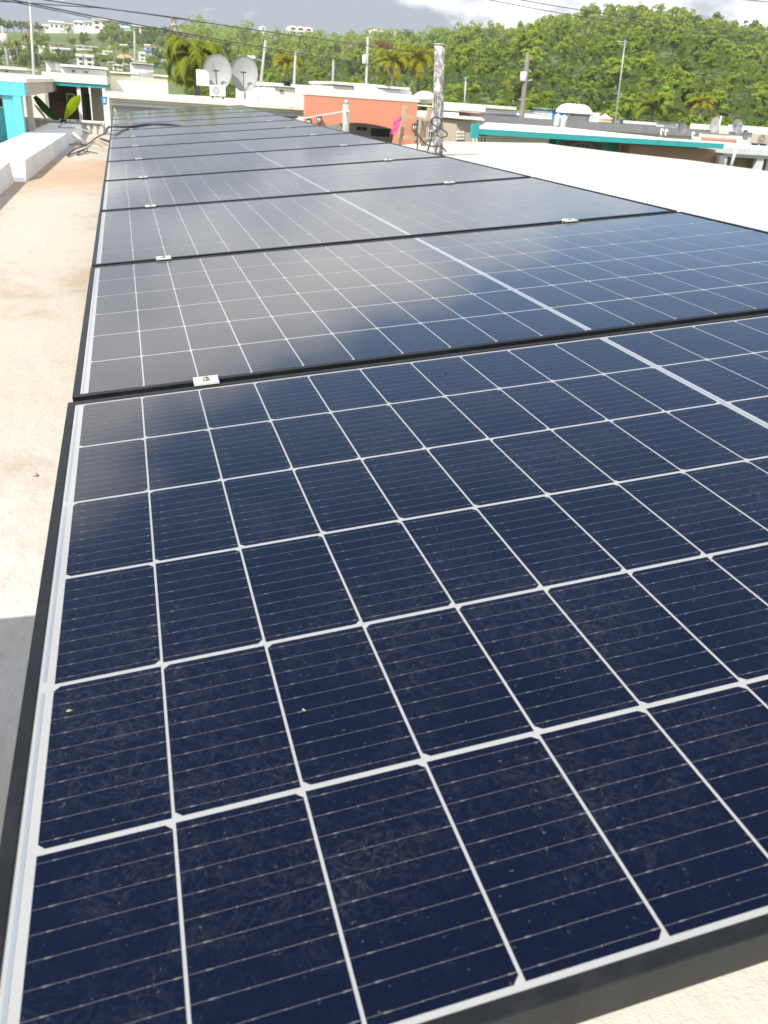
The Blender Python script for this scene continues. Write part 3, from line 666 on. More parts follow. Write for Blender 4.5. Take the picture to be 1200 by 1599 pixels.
# grey house at the right margin
YG = 31.25
gh = thing('house', 'grey house end with square columns and ochre louvred doors at the right edge', 'house', (P(1170, 245, YG).x, YG, GZ))
a = P(1133, 232, YG); b = P(1330, 260, YG); zt2 = P(1130, 229.5, YG).z
m = MB(); m.box((a.x, YG, zt2 - .22), (b.x, YG + 9, zt2)); m.box((P(1134, 240, YG).x, YG + .1, zt2 - .34), (b.x, YG + 8.9, zt2 - .222)); m.build('roof', MT['greyw'], gh)
for x0, x1 in ((1127, 1139), (1186, 1197), (1255, 1267)):
    m = MB(); m.box((P(x0, 250, YG).x, YG + .12, GZ), (P(x1, 250, YG).x, YG + .35, zt2 - .343)); m.build('column', MT['greyw'], gh)
m = MB(); m.box((P(1136, 250, YG + 1.5).x, YG + 1.5, GZ), (b.x, YG + 8, zt2 - .343)); m.build('wall', MT['greyw'], gh)
m = MB(); x0 = P(1139, 250, YG + .6).x; x1 = P(1188, 250, YG + .6).x
for i in range(14): z = zt2 - .40 - i * .10; m.add([(x0, YG + .55, z - .08), (x1, YG + .55, z - .08), (x1, YG + .62, z), (x0, YG + .62, z)], [(0, 1, 2, 3)]); m.box((x0, YG + .62, z - .02), (x1, YG + .64, z))
m.build('louvred_door', MT['louv'], gh)
m = MB(); x0 = P(1199, 250, YG + .6).x
m.box((x0, YG + .6, GZ), (b.x, YG + .68, zt2 - .36)); m.build('side_door', MT['white'], gh)
t = thing('dish_pole', 'thin white pole leaning at the roof edge in front of the grey house', 'pole', P(1141, 263, 20)); t.location.z = 0
ORG[t.name] = Vector(t.location)
MB().tube([P(1141, 264, 19.0), P(1155, 216, 19.0)], .035, 8).build('pole', MT['white'], t)
m = MB(); m.beam(P(1154, 219, 19.0), P(1163, 214, 19.0), .04); m.build('bracket', MT['white'], t)
sat_dish(1164, 210.5, 7.2, 7.6, 18.9, 'small dark dish on the thin white pole at the far right', 'dish2', (.2, -1, .3), None, 0, True, GD)

# ---------------------------------------------------------------- rooftop clutter behind the teal house
gb = thing('house', 'long dark grey flat roof edge behind the teal house', 'house', (P(930, 200, 50).x, 50, GZ))
a = P(757, 178, 50); b = P(1092, 213, 50); zg = P(930, 191, 50).z
m = MB(); m.box((a.x, 50, zg - .42), (b.x, 50.25, zg + .02)); m.build('parapet', MT['grey'], gb); m = MB(); m.box((a.x, 50.253, zg - .3), (b.x, 58, zg - .1)); m.build('roof', MT['greyw'], gb); m = MB(); m.box((a.x + .2, 50.3, GZ), (b.x - .2, 57.8, zg - .303)); m.build('wall', MT['cream'], gb)
lt = thing('lean_to', 'dark sloping sheet roof behind the grey roof edge', 'lean-to roof', (P(805, 183, 60).x, 60, zg))
m = MB(); p = [P(757, 184, 60), P(846, 189, 60), P(834, 181, 60), P(776, 178, 60)]; m.prism([(v.x, v.z) for v in (p[0], p[1], p[2], p[3])], 60, 63); m.build('sheet', MT['dgrey'], lt)
m = MB()
for x in (762, 800, 840): v = P(x, 186, 60.1); m.box((v.x - .06, 60.05, zg - .1), (v.x + .06, 60.2, v.z)); 
m.build('posts', MT['gmet'], lt)
def wall_house(name_lab, x0, y0, x1, y1, Y, mat, dep=5, roofmat='cream', win=None, roof_h=1.6, cat='house', nm='house'):
    t = thing(nm, name_lab, cat, (P((x0 + x1) / 2, y1, Y).x, Y, GZ))
    part_box('roof', x0 - 1, y0, x1 + 1, y0 + roof_h, Y - .2, dep + .4, roofmat, t); part_box('wall', x0, y0 + roof_h + .1, x1, y1, Y, dep, mat, t, GZ if Y < 95 else None)
    for q in (win or []): window(t, *q, Y, 'white', 1)
    return t
wall_house('low white house with a bright roof beside the lean-to', 716, 165, 806, 190, 66, 'white')
wall_house('blue walled rooftop room left of the domed cistern', 862, 170, 889, 190, 64, 'blue', 3, 'white')
wall_house('small white rooftop room with a blue corner', 836, 173, 861, 192, 58, 'white', 3, 'white')
def barrel(cx, y0, y1, w, Y, lab, mat='acw', cat='barrel', nm='barrel'):
    a = P(cx, y0, Y); b = P(cx, y1, Y); r = w / 2 / F * Y; t = thing(nm, lab, cat, (a.x, Y, b.z)); h = a.z - b.z
    m = MB(); m.tube([(a.x, Y, b.z), (a.x, Y, b.z + h * .1), (a.x, Y, b.z + h * .48), (a.x, Y, b.z + h * .52), (a.x, Y, b.z + h * .85), (a.x, Y, b.z + h * .93)], [r * .94, r, r, r * 1.04, r, r * .8], 18); m.build('tank', MT[mat], t)
    m = MB(); m.tube([(a.x, Y, b.z + h * .931), (a.x, Y, a.z)], [r * .42, r * .36], 14); m.build('lid', MT[mat], t); return t
barrel(872, 177, 197, 9, 47, 'white drum with a lid, left of a pair on the roof before the domed cistern'); barrel(882, 179, 199, 10, 47, 'white drum with a lid, right of a pair on the roof before the domed cistern')
# domed cistern shed
t = thing('domed_shed', 'white rounded canopy over a dark panel on the roofs right of the utility pole', 'rooftop shed', P(905, 192, 60)); 
a = P(888, 176, 60); b = P(922, 192, 60); n = 14; cxm = (a.x + b.x) / 2; rw = (b.x - a.x) / 2
MB().prism([(cxm - rw, a.z)] + [(cxm + rw, a.z)] + [(cxm + rw * cos(pi * i / n), a.z + .62 * sin(pi * i / n)) for i in range(1, n)], 59.9, 62).build('canopy', MT['white'], t)
MB().box((a.x + .04, 60, b.z), (b.x - .04, 60.1, a.z - .003)).build('panel', MT['grey'], t)
m = MB(); m.box((P(922.5, 175, 60).x, 59.95, P(930, 195, 60).z), (P(937, 175, 60).x, 61.9, P(925, 175, 60).z)); m.build('side_block', MT['white'], t)
t = thing('sun_umbrella', 'white and orange umbrella between the domed shed and the thin antenna', 'umbrella', P(946, 195, 62))
ap = P(946, 177.5, 62); m = MB(); n = 10; R = .62
vs = [ap] + [ap + Vector((R * cos(2 * pi * i / n), R * sin(2 * pi * i / n), -.32)) for i in range(n)]; m.add(vs, [(0, 1 + i, 1 + (i + 1) % n) for i in range(n)]); vs2 = [v - Vector((0, 0, .03)) for v in vs]; m.add(vs2, [(0, 1 + (i + 1) % n, 1 + i) for i in range(n)]); m.build('canopy', MT['white'], t)
m = MB(); vs = [ap + Vector((R * cos(2 * pi * i / n), R * sin(2 * pi * i / n), z)) for z in (-.33, -.48) for i in range(n)]; m.add(vs, [(i, (i + 1) % n, (i + 1) % n + n, i + n) for i in range(n)]); m.build('valance', MT['orange'], t)
m = MB(); m.tube([(ap.x, ap.y, P(946, 196, 62).z), ap], .03, 6); m.build('pole', MT['white'], t)
# antenna
t = thing('antenna_mast', 'very thin tall antenna leaning right above the grey roofs', 'antenna', P(961, 192, 52))
a = P(961, 192, 52); b = P(977, 62, 52); m = MB(); m.tube([a, b], [.05, .03], 6); m.build('rod', MT['gmet'], t)
m = MB(); c = P(966, 146, 52); m.beam(c - Vector((.35, 0, 0)), c + Vector((.35, 0, 0)), .04); m.beam(b - Vector((.5, 0, .1)), b + Vector((.2, 0, -.1)), .05); m.beam(b - Vector((.3, 0, .25)), b + Vector((.1, 0, -.25)), .04); m.build('crossbars', MT['gmet'], t)
ac_unit(967, 185, 196, 12, 53, 'dark air conditioner at the foot of the thin antenna', 'dgrey')
# figures of clutter: posts on the parapet
for i, (x, y0, y1, lab) in enumerate(((1033, 203, 212, 'white gooseneck vent pipe, first from the left on the grey roof edge'), (1040, 204, 212, 'white gooseneck vent pipe, second from the left on the grey roof edge'), (1082, 208, 217, 'white gooseneck vent pipe next to the round dark dish'))):
    a = P(x, y1, 44); b = P(x, y0, 44); m = MB(); m.tube(smooth([a, b, b + Vector((.06, 0, .05)), b + Vector((.12, 0, 0)), b + Vector((.12, 0, -.05))], 4), .045, 8); tag(m.build('vent_pipe', MT['white']), lab, 'vent pipe', 'white vent pipes on the grey roof edge')
wall_house('small white ribbed hut at the foot of the wooded hill', 1038, 190, 1058, 202, 70, 'white', 1.2, 'white')
sat_dish(1065, 199, 8.5, 9.5, 45, 'round dark dish on the grey roof edge, left of the paired mesh dishes', 'dish2', (.1, -1, .25), zg - .05, 0, False, GD)
sat_dish(1117.5, 194.5, 8, 13, 52, 'narrow grey mesh dish turned partly away on the far right roofs', 'dish', (-.75, -.8, .3), zg - .1, 8, False, GD)
sat_dish(1151, 197.5, 11.2, 12.2, 50, 'grey mesh dish with radiating ribs on the far right roofs', 'dish', (.1, -1, .3), zg - .2, 12, True, GD)
m = MB(); m.tube([P(1122, 208, 51.5), P(1127, 181, 51.5)], .04, 6); tag(m.build('white_rod', MT['white']), 'white rod beside the narrow mesh dish', 'rod')
t = thing('small_cistern', 'small cream tank between the two mesh dishes', 'tank', P(1133, 208, 55)); part_box('tank', 1129, 200, 1138, 209, 55, .5, 'cream', t); part_box('lid', 1130, 197.5, 1137, 199.8, 55.05, .4, 'white', t)
rh = thing('house', 'low house with a faded red roof below the mesh dishes', 'house', (P(1125, 217, 38).x, 38, GZ)); a = P(1092, 213, 46); b = P(1156, 222, 38)
m = MB(); m.slab([(P(1098, 218, 41).x, 41), (P(1156, 222, 41).x, 41), (P(1152, 215, 46).x, 46), (P(1096, 215, 46).x, 46)], zg - .46, zg - .34); m.build('roof', MT['red'], rh); m = MB(); m.box((P(1104, 215, 41).x, 41.2, GZ), (P(1152, 222, 41).x, 43, zg - .463)); m.build('wall', MT['cream'], rh)
t = ac_unit(1192, 208, 228, 16, 30, 'tan air conditioner with a round grille at the right edge of the roofs', 'beige'); 
wall_house('white flat roof with a dark edge at the right margin', 1168, 206, 1330, 224, 60, 'greyw', 2, 'white')
wall_house('low row house with a white roof under the wooded slope, far right', 1098, 202, 1240, 212, 72, 'cream', 1.5, 'white')
wall_house('white flat-roofed house right of the blue room under the woods', 945, 190, 1034, 204, 74, 'white', 2.5, 'white', None, 2.0)
wall_house('long pale roof behind the orange facade', 520, 131, 600, 150, 66, 'white', 8, 'cream')
wall_house('white house with a sloped roof corner behind the orange facade', 572, 135, 640, 152, 72, 'white', 8, 'white')
wall_house('low cream house behind the white house, left of the orange facade', 428, 134, 520, 150, 70, 'cream', 9, 'white', [(436, 139, 444, 145), (470, 141, 478, 147)])
wall_house('white flat house under the trees behind the dishes', 385, 128, 440, 140, 84, 'white', 8, 'white')
barrel(449, 123, 134, 10, 66, 'black water drum on the roof beside a concrete pole', 'black', 'water drum', 'water_drum')
# gable on the roof behind orange (sloped white)
t = thing('sloped_roof', 'white sloping roof slab rising behind the orange facade next to the yellow palms', 'roof slab', P(590, 145, 62)); p = [P(574, 131, 62), P(575, 144, 62), P(612, 147, 62)]
MB().prism([(p[1].x, p[1].z), (p[2].x, p[2].z), (p[0].x, p[0].z)], 62, 66).build('slab', MT['white'], t)
t = thing('domed_roof', 'white domed roof left of the peeling mast', 'dome', P(664, 150, 58)); c = P(664, 152, 58); bm = bmesh.new(); bmesh.ops.create_uvsphere(bm, u_segments=20, v_segments=10, radius=.75)
for v in bm.verts: v.co.z *= .5; v.co += c
MB().bm(bm, 0, True).build('dome', MT['white'], t)
sat_dish(633, 146, 10, 7, 56, 'grey dish lying low behind the orange facade', 'dish', (0, -.6, 1), None, 0, False, GD)

# ---------------------------------------------------------------- left side: neighbour with turquoise trim
YL = 14.0
nw = thing('house', 'white roof edge of the next house at the left border', 'house', (P(0, 200, 9).x, 9, GZ))
zw = CZ - .75
m = MB(); q_ = [PZ(21, 171, zw), PZ(21.5, 197, zw), PZ(-120, 214, zw), PZ(-120, 160, zw)]; m.slab([(v.x, v.y) for v in q_][::-1], zw - .5, zw); m.build('roof', MT['white'], nw); m = MB(); m.slab([(v.x * 1.0 - .05, v.y + (.08 if i_ in (1, 2) else -.08)) for i_, v in enumerate(q_)][::-1], GZ, zw - .503); m.build('wall', MT['greyw'], nw)
tq = thing('house', 'house with turquoise beam and pillar and a beige carport at the left', 'house', (P(20, 180, YL).x, YL, GZ))
a = P(-60, 121, YL); b = P(40, 150, YL); zb = P(20, 149, YL).z; zt3 = P(20, 127.5, YL).z
m = MB(); m.box((a.x - 3, YL, zb), (b.x, YL + .25, zt3)); m.build('beam', MT['turq'], tq)
m = MB(); m.box((a.x - 3, YL + .02, zt3 + .003), (b.x + .03, YL + 14, zt3 + .06)); m.build('roof', MT['cream'], tq)
m = MB(); m.box((b.x - .25, YL + .253, zb), (b.x, YL + 7, zt3)); m.build('side_beam', MT['beige'], tq)
m = MB(); m.box((P(7, 180, YL).x, YL + .03, GZ), (P(23, 180, YL).x, YL + .23, zb - .003)); m.build('wall_strip', MT['turq'], tq)
m = MB(); m.box((P(23.3, 180, YL).x, YL + .0, GZ), (P(36, 180, YL).x, YL + .24, zb - .003)); m.build('pillar', MT['turq'], tq)
m = MB(); m.box((a.x - 3, YL + .5, GZ), (P(9, 180, YL).x, YL + .7, zb - .003)); m.build('wall', MT['turq'], tq); window(tq, -12, 150, 7.5, 168, YL + .49, 'white', 1)
m = MB(); m.box((P(36.3, 180, YL).x, YL + .6, GZ), (P(51, 180, YL + .6).x, YL + .8, zb - .003)); m.build('carport_wall', MT['beige'], tq)
YC = 20.0
cp = thing('carport', 'shaded carport with a green-edged slab roof and beige back wall', 'carport', (P(115, 185, YC).x, YC, GZ))
a = P(66, 118, YC); b = P(168, 134, YC); zs = P(120, 129, YC).z
m = MB(); m.box((a.x, YC, zs), (b.x, YC + 9, zs + .16)); m.build('roof', MT['cream'], cp); m = MB(); m.box((a.x, YC + .02, zs - .07), (b.x - .02, YC + 8.9, zs - .003)); m.build('roof_edge', MT['teal'], cp)
m = MB(); m.box((a.x - .2, YC + 4, GZ), (P(140, 160, YC + 4).x, YC + 4.2, zs - .073)); m.build('back_wall', MT['brown'], cp)
m = MB(); m.box((P(143, 160, YC + 2).x, YC + 2, GZ), (P(161, 160, YC + 2).x, YC + 2.2, zs - .073)); m.build('side_wall', MT['beige'], cp)
m = MB(); x = P(124.5, 160, YC).x; m.box((x - .035, YC + .05, GZ), (x + .035, YC + .12, zs - .073)); m.build('post', MT['white'], cp); m = MB(); x = P(166.5, 140, YC).x; m.box((x - .035, YC + .05, GZ), (x + .035, YC + .12, zs - .073)); m.build('post', MT['white'], cp)
window(cp, 103, 145, 118, 162, YC + 3.99, 'white', 2)
m = MB(); m.box((P(133, 160, YC + 1).x, YC + 1, GZ), (P(141, 160, YC + 1).x, YC + 1.05, zs - .2)); m.build('green_shutter', MT['band'], cp)
m = MB(); m.box((P(78, 165, YC + 3).x, YC + 3, GZ), (P(104, 165, YC + 3).x, YC + 3.5, P(90, 160, YC + 3).z)); m.build('cabinet', MT['brown'], cp)
t = thing('flag', 'small blue and white banner hanging at the corner of the carport', 'banner', P(162, 155, 19.8)); p = [P(158, 150, 19.8), P(168, 151, 19.8), P(167, 163, 19.8), P(160, 164, 19.8)]
m = MB(); m.prism([(v.x, v.z) for v in (p[3], p[2], p[1], p[0])], 19.8, 19.81); m.build('cloth', MT['blue'], t); m = MB(); q0 = P(161.5, 154, 19.8); q1 = P(165, 160, 19.8); m.box((q0.x, 19.79, q1.z), (q1.x, 19.799, q0.z)); m.build('patch', MT['white'], t)
fe = thing('fence', 'beige ribbed sheet fence behind the kerb', 'fence', (P(90, 200, 18.6).x, 18.6, GZ))
m = MB(); x = P(36, 190, 18.6).x; xe = P(158, 200, 18.6).x; zt4 = P(90, 189, 18.6).z; i = 0
while x < xe:
    m.box((x, 18.6 - (.03 if i % 2 else 0), GZ), (x + .058, 18.65, zt4)); x += .06; i += 1
m.build('sheet', MT['cream'], fe)
m = MB(); m.box((P(36, 190, 18.6).x, 18.54, zt4 + .003), (xe, 18.68, zt4 + .04)); m.build('top_rail', MT['white'], fe)
lf = thing('lattice_gate', 'small white lattice gate between the fence and the white house', 'gate', (P(164, 200, 18.7).x, 18.7, GZ)); m = MB(); x0 = P(158.6, 200, 18.7).x; x1 = P(172, 200, 18.7).x; z0 = zt4 - .4; z1 = zt4 + .03
for i in range(5): x = x0 + (x1 - x0) * i / 4; m.box((x - .012, 18.7, z0), (x + .012, 18.73, z1))
for i in range(5): z = z0 + (z1 - z0) * i / 4; m.box((x0, 18.731, z - .012), (x1, 18.75, z + .012))
m.build('lattice', MT['white'], lf)
# banana leaves
def leaf_blade(poly_mid, widths, Y, mat, name, par, fold=.05):
    m = MB(); vs = []
    for (x, y), w in zip(poly_mid, widths):
        c = P(x, y, Y); i = poly_mid.index((x, y)); j = min(i + 1, len(poly_mid) - 1); k0 = max(i - 1, 0)
        d = (P(*poly_mid[j], Y) - P(*poly_mid[k0], Y)).normalized(); s = Vector((-d.z, 0, d.x)) * w / F * Y
        vs += [c + s + Vector((0, fold * w / 10, 0)), c, c - s + Vector((0, fold * w / 10, 0))]
    n = len(poly_mid); m.add(vs, [f for i in range(n - 1) for f in ((3 * i, 3 * i + 1, 3 * i + 4, 3 * i + 3), (3 * i + 1, 3 * i + 2, 3 * i + 5, 3 * i + 4))], 0, True); return m.build(name, MT[mat], par)
bn = thing('banana_plant', 'banana plant with one bright leaf and one dark drooping leaf by the carport', 'plant', (P(95, 190, 17.6).x, 17.6, GZ))
leaf_blade([(101, 185), (105, 178), (111, 168), (117, 159), (122, 153), (125, 148)], [.8, 3.6, 6.0, 6.2, 4.0, .4], 17.4, 'ban', 'leaf', bn)
leaf_blade([(54, 150), (60, 157), (69, 168), (78, 177), (86, 184), (93, 187)], [2.4, 4.0, 5.0, 4.6, 3.2, .6], 18.2, 'band', 'leaf', bn, -.05)
leaf_blade([(54, 163), (60, 170), (68, 180), (73, 187)], [.8, 1.6, 1.6, .8], 18.0, 'conc', 'leaf', bn, .0)
m = MB(); a = P(99, 186, 17.6); m.tube([(a.x - .05, 17.6, GZ), a], [.12, .05], 8); m.build('stem', MT['band'], bn)

# far left low roofs around the carport
wall_house('cream flat roof strip above the turquoise beam', -60, 114, 68, 128, 34, 'cream', 10, 'cream', None, 3.5)
wall_house('bright white house block behind the carport roof', 95, 103, 166, 128, 52, 'white', 9, 'white', [(112, 108, 118, 113), (132, 110, 138, 115)])
wall_house('white stair block with a grey unit beside it', 71, 95, 88, 118, 46, 'white', 4, 'white')
ac_unit(86.5, 107, 119, 18, 45.2, 'grey boxed air conditioner against the white stair block', 'gmet')
wall_house('long cream roof with a dark gap below left of the tall palm', 172, 113, 262, 128, 56, 'cream', 10, 'cream', None, 4.5)
wall_house('white parapet house behind the grey water tank', 205, 98, 240, 116, 70, 'white', 6, 'white')
barrel(228, 110, 121, 20, 52, 'squat grey water tank on the cream roof', 'gmet', 'water tank', 'water_tank')
wall_house('pale house row at the left border behind the light pole', -40, 104, 40, 118, 60, 'greyw', 8, 'cream', [(8, 109, 14, 113)])

# ---------------------------------------------------------------- poles and lines
def pole(xb, yb, xt, yt, Y, r, lab, mat='conc', name='utility_pole', cat='pole', box=None, arm=None):
    a = P(xb, yb, Y); b = P(xt, yt, Y); d = (b - a) / max(.01, (b.z - a.z)); g = a + d * (GZ - a.z)
    if Y > 95: g = a - Vector((0, 0, 4))
    t = thing(name, lab, cat, g); MB().tube([g, a, b], [r * 1.2, r, r * .8], 10).build('shaft', MT[mat], t)
    if box: c = P(box[0], box[1], Y); m = MB(); m.tube([c - Vector((0, 0, box[3])), c + Vector((0, 0, box[3]))], box[2], 12); m.build('transformer', MT['acw'], t)
    if arm:
        m = MB()
        for (x0, y0, x1, y1) in arm: m.beam(P(x0, y0, Y), P(x1, y1, Y), r * .5)
        m.build('bracket', MT['gmet'], t)
    return t
pole(815, 182, 825, 83, 55, .17, 'grey wooden utility pole with a white transformer can on the right', 'pole', box=(818, 119, .20, .26), arm=[(818, 127, 832, 124), (820, 105, 830, 112), (812, 155, 822, 153)])
pole(572, 143, 575, 57, 70, .11, 'pale concrete pole with a white box behind the orange facade', 'conc', box=(569.5, 92, .16, .3))
pole(520, 138, 521, 92, 95, .13, 'short concrete pole among the trees left of the pole with the white box', 'conc')
pole(459, 142, 462, 80, 74, .11, 'thin pale pole rising from the roofs beside the black drum', 'conc')
pole(407, 134, 415, 62, 78, .12, 'leaning pale street light pole right of the satellite dishes', 'conc', 'street_lamp', 'street lamp', arm=[(410, 95, 396, 90)])
m = MB(); c = P(395, 89.5, 78); m.bbox((c.x - .45, 77.8, c.z - .1), (c.x + .2, 78.2, c.z + .12), .05); m.build('lamp_head', MT['acw'], bpy.data.objects['street_lamp'])
pole(53, 118, 47, 2, 40, .055, 'tall thin grey pole at the left before the grass slope', 'gmet')
pole(10, 82, 3, 40, 90, .12, 'short leaning pale pole at the left border', 'conc', box=(6, 60, .3, .4))
pole(726, 160, 728, 120, 75, .07, 'thin green metal pole right of the peeling mast', 'gmet', arm=[(724, 121, 731, 121)])
pole(211, 92, 210, 48, 150, .18, 'thin far pole among the houses of the left hill', 'conc'); pole(130, 103, 130, 85, 120, .12, 'short far pole in front of the white windowed house', 'pole')
def line(pts, r, lab, n=8):
    w = [P(x, y, Y) for x, y, Y in pts]; m = MB(); m.tube(smooth(w, n), r, 5); tag(m.build('power_line', MT['cable']), lab, 'power line', 'power lines crossing the view')
line([(-60, -22, 30), (82, 1, 32), (240, 23, 36), (500, 60.7, 44), (740, 92.5, 52), (822, 103.5, 55), (1000, 125, 63), (1200, 148, 74), (1400, 170, 86)], .017, 'black power line crossing the photo, the upper of the two thick ones')
line([(-60, -16, 30), (22, 0, 31), (240, 43, 36), (500, 88.5, 44), (740, 125, 52), (822, 133, 55), (1000, 158, 63), (1200, 183, 74), (1400, 205, 86)], .019, 'black power line crossing the photo, the lower of the two thick ones')
line([(-60, -10, 30.4), (22, 3, 31.4), (240, 46.5, 36.4), (500, 91.5, 44.4), (740, 127, 52.3), (822, 135, 55.3), (1000, 159, 63.2), (1200, 184.5, 74.3), (1400, 206, 86)], .013, 'pale thin line running twisted along the lower thick power line')
line([(-60, -2, 44), (40, 4, 46), (110, 9, 48), (175, 14, 50), (290, 29, 56)], .022, 'thin power line sagging at the top left corner')
line([(690, -20, 24), (769, 0, 25), (950, 32, 28), (1200, 66, 33), (1400, 92, 38)], .0105, 'very thin wire over the wooded hill, lower of two')
line([(740, -20, 24), (817, 0, 25), (1000, 29, 28), (1200, 56, 33), (1400, 80, 38)], .0105, 'very thin wire over the wooded hill, upper of two')
line([(1100, -12, 20), (1170, -.5, 21), (1260, 8, 23)], .01, 'thin wire in the top right corner')

# ---------------------------------------------------------------- foliage meshes
def leaf_mesh(pts, size, rng, m, mat=0, droop=.0, elong=1.0):
    for p, nrm_ in pts:
        n = (Vector(nrm_) + Vector((rng.gauss(0, .35), rng.gauss(0, .35), rng.gauss(0, .35) + .2))).normalized()
        u = n.cross(Vector((rng.uniform(-1, 1), rng.uniform(-1, 1), rng.uniform(-.4, .4) - droop))).normalized(); v = n.cross(u)
        s = size * rng.uniform(.6, 1.35); a = u * s * .5; b = v * s * .5 * elong
        p = Vector(p); base = len(m.v)
        m.v += [tuple(p - b), tuple(p + a * .9 - b * .1 + n * s * .08), tuple(p + b), tuple(p - a * .9 + b * .1 + n * s * .05)]
        m.f.append([base, base + 1, base + 2, base + 3]); m.m.append(mat); m.sm.append(False)
def crown_broad(seed, nl=34, per=115, rx=3.6, rz=3.0, zc=5.4, size=.40):
    rng = random.Random(seed); m = MB(); lobes = []
    for i in range(nl):
        while True:
            x, y, z = rng.uniform(-1, 1), rng.uniform(-1, 1), rng.uniform(-.75, 1)
            d = x * x + y * y + z * z
            if .18 < d < 1: break
        lobes.append((Vector((x * rx, y * rx, zc + z * rz)), rng.uniform(.55, 1.25) * rx / 3.6))
    for c, r in lobes:
        pts = []
        for i in range(per):
            th_ = rng.uniform(0, 2 * pi); cz = rng.uniform(-.55, 1); s = sqrt(max(0, 1 - cz * cz)); n = Vector((s * cos(th_), s * sin(th_), cz))
            pts.append((c + Vector((n.x * r, n.y * r, n.z * r * .75)) * rng.uniform(.75, 1.06), n))
        leaf_mesh(pts, size, rng, m)
    for i in range(7):
        c, r = lobes[i * 4 % nl]; m.tube([(0, 0, zc * .45), c.lerp(Vector((0, 0, zc)), .4), c], [.10, .07, .03], 5, 1, False)
    m.tube([(0, 0, -1.5), (.1, 0, zc * .3), (0, .1, zc * .7)], [.28, .22, .12], 7, 1); return m
def crown_plume(seed, ns=26, H=9.0, spread=3.4, per=140, size=.38):
    rng = random.Random(seed); m = MB()
    for i in range(ns):
        a = rng.uniform(0, 2 * pi); sp = rng.uniform(.25, 1) * spread; h = H * rng.uniform(.6, 1.05)
        pts = []
        for j in range(12):
            t = j / 11; rr = sp * t ** 1.6 * 1.1; z = h * (sin(t * 2.0) / sin(2.0) * .0 + (1 - (1 - t) ** 1.7)) - (1.5 * sp * .55 * max(0, t - .6) ** 1.3 * 2.2)
            pts.append(Vector((cos(a) * rr, sin(a) * rr, z)))
        m.tube(pts, [.05 * (1 - j / 14) for j in range(12)], 4, 1, False)
        lp = []
        for k2 in range(per):
            t = rng.uniform(.3, 1) ** .75; q = t * 11; j = min(10, int(q)); p = pts[j].lerp(pts[j + 1], q - j)
            w = .85 * (1.05 - abs(t - .65)); off = Vector((rng.gauss(0, .42), rng.gauss(0, .42), rng.gauss(-.15, .30))) * w
            lp.append((p + off, (Vector((cos(a), sin(a), 1.0)) * .6 + off).normalized()))
        leaf_mesh(lp, size, rng, m, 0, .8, 1.5)
    return m
def palm_mesh(seed, nf=15, L=2.6, trunk=6.0, droop=1.0, spear=True, per=26):
    rng = random.Random(seed); m = MB()
    m.tube([(0, 0, -1), (.08, 0, trunk * .5), (0, 0, trunk)], [.24, .18, .15], 9, 1); m.tube([(0, 0, trunk), (0, 0, trunk + .8)], [.16, .09], 8, 0)
    for i in range(nf + (1 if spear else 0)):
        a = 2 * pi * i / nf * 1.0 + rng.uniform(-.2, .2); el = rng.uniform(.15, 1.25); l = L * rng.uniform(.8, 1.1)
        if i == nf: el = 1.50; l *= .62
        pts = []; p = Vector((0, 0, trunk + .6)); e = el
        for j in range(10):
            pts.append(p.copy()); st = l / 9; p = p + Vector((cos(a) * cos(e), sin(a) * cos(e), sin(e))) * st
            e -= droop * (.12 + .05 * j) * (0.25 if i == nf else 1)
        m.tube(pts, [.045 * (1 - j / 11) + .006 for j in range(10)], 4, 0, False)
        side = Vector((-sin(a), cos(a), 0))
        for k2 in range(per):
            t = .12 + .88 * k2 / per; q = t * 9; j = min(8, int(q)); c = pts[j].lerp(pts[j + 1], q - j); d = (pts[j + 1] - pts[j]).normalized()
            ll = .62 * l / 2.6 * (1 - .55 * abs(t - .45)) * rng.uniform(.8, 1.1)
            for sgn in (-1, 1):
                tip = c + side * sgn * ll * .75 + d * ll * .45 - Vector((0, 0, ll * rng.uniform(.35, .75))); w = d * .07 * l / 2.6
                mid = c.lerp(tip, .5) + Vector((0, 0, ll * .12)); b = len(m.v)
                m.v += [tuple(c - w * .5), tuple(mid - w), tuple(tip), tuple(mid + w), tuple(c + w * .5)]; m.f.append([b, b + 1, b + 2, b + 3, b + 4]); m.m.append(0); m.sm.append(False)
    return m
PROTO = {}
def proto(kind, m, mats):
    o = m.build(kind, mats); PROTO.setdefault(kind, []).append(o.data); bpy.data.objects.remove(o)
for s in (1, 2, 3): proto('broadleaf_tree', crown_broad(s), [MT['leafy'], MT['bark']])
for s in (4, 5): proto('dark_tree', crown_broad(s, 30, 115, 3.2, 3.4, 5.6, .38), [MT['darkf'], MT['bark']])
for s in (6, 7, 8): proto('bamboo_clump', crown_plume(s), [MT['bamboo'], MT['bark']])
for s in (9,): proto('flame_tree', crown_broad(s, 26, 70, 3.6, 1.9, 4.6, .5), [MT['flame'], MT['bark']])
for s in (10, 11): proto('palm_tree', palm_mesh(s, 14, 3.0, 6.5), [MT['oliv'], MT['palmbark']])
proto('yellow_palm', palm_mesh(12, 15, 2.6, 2.2, .8), [MT['yell'], MT['palmbark']])
proto('low_palm', palm_mesh(13, 17, 2.8, 1.4, .7), [MT['oliv'], MT['palmbark']])
proto('slim_tree', crown_broad(14, 20, 70, 1.9, 4.2, 6.0, .5), [MT['leafy'], MT['bark']])
def put(kind, p, s, lab, group, cat='tree', sz=None):
    o = bpy.data.objects.new(kind, random.choice(PROTO[kind])); COL.objects.link(o)
    o.location = p; o.scale = (s, s, (sz or s)); o.rotation_euler = (0, 0, random.uniform(0, 6.28)); return tag(o, lab, cat, group)
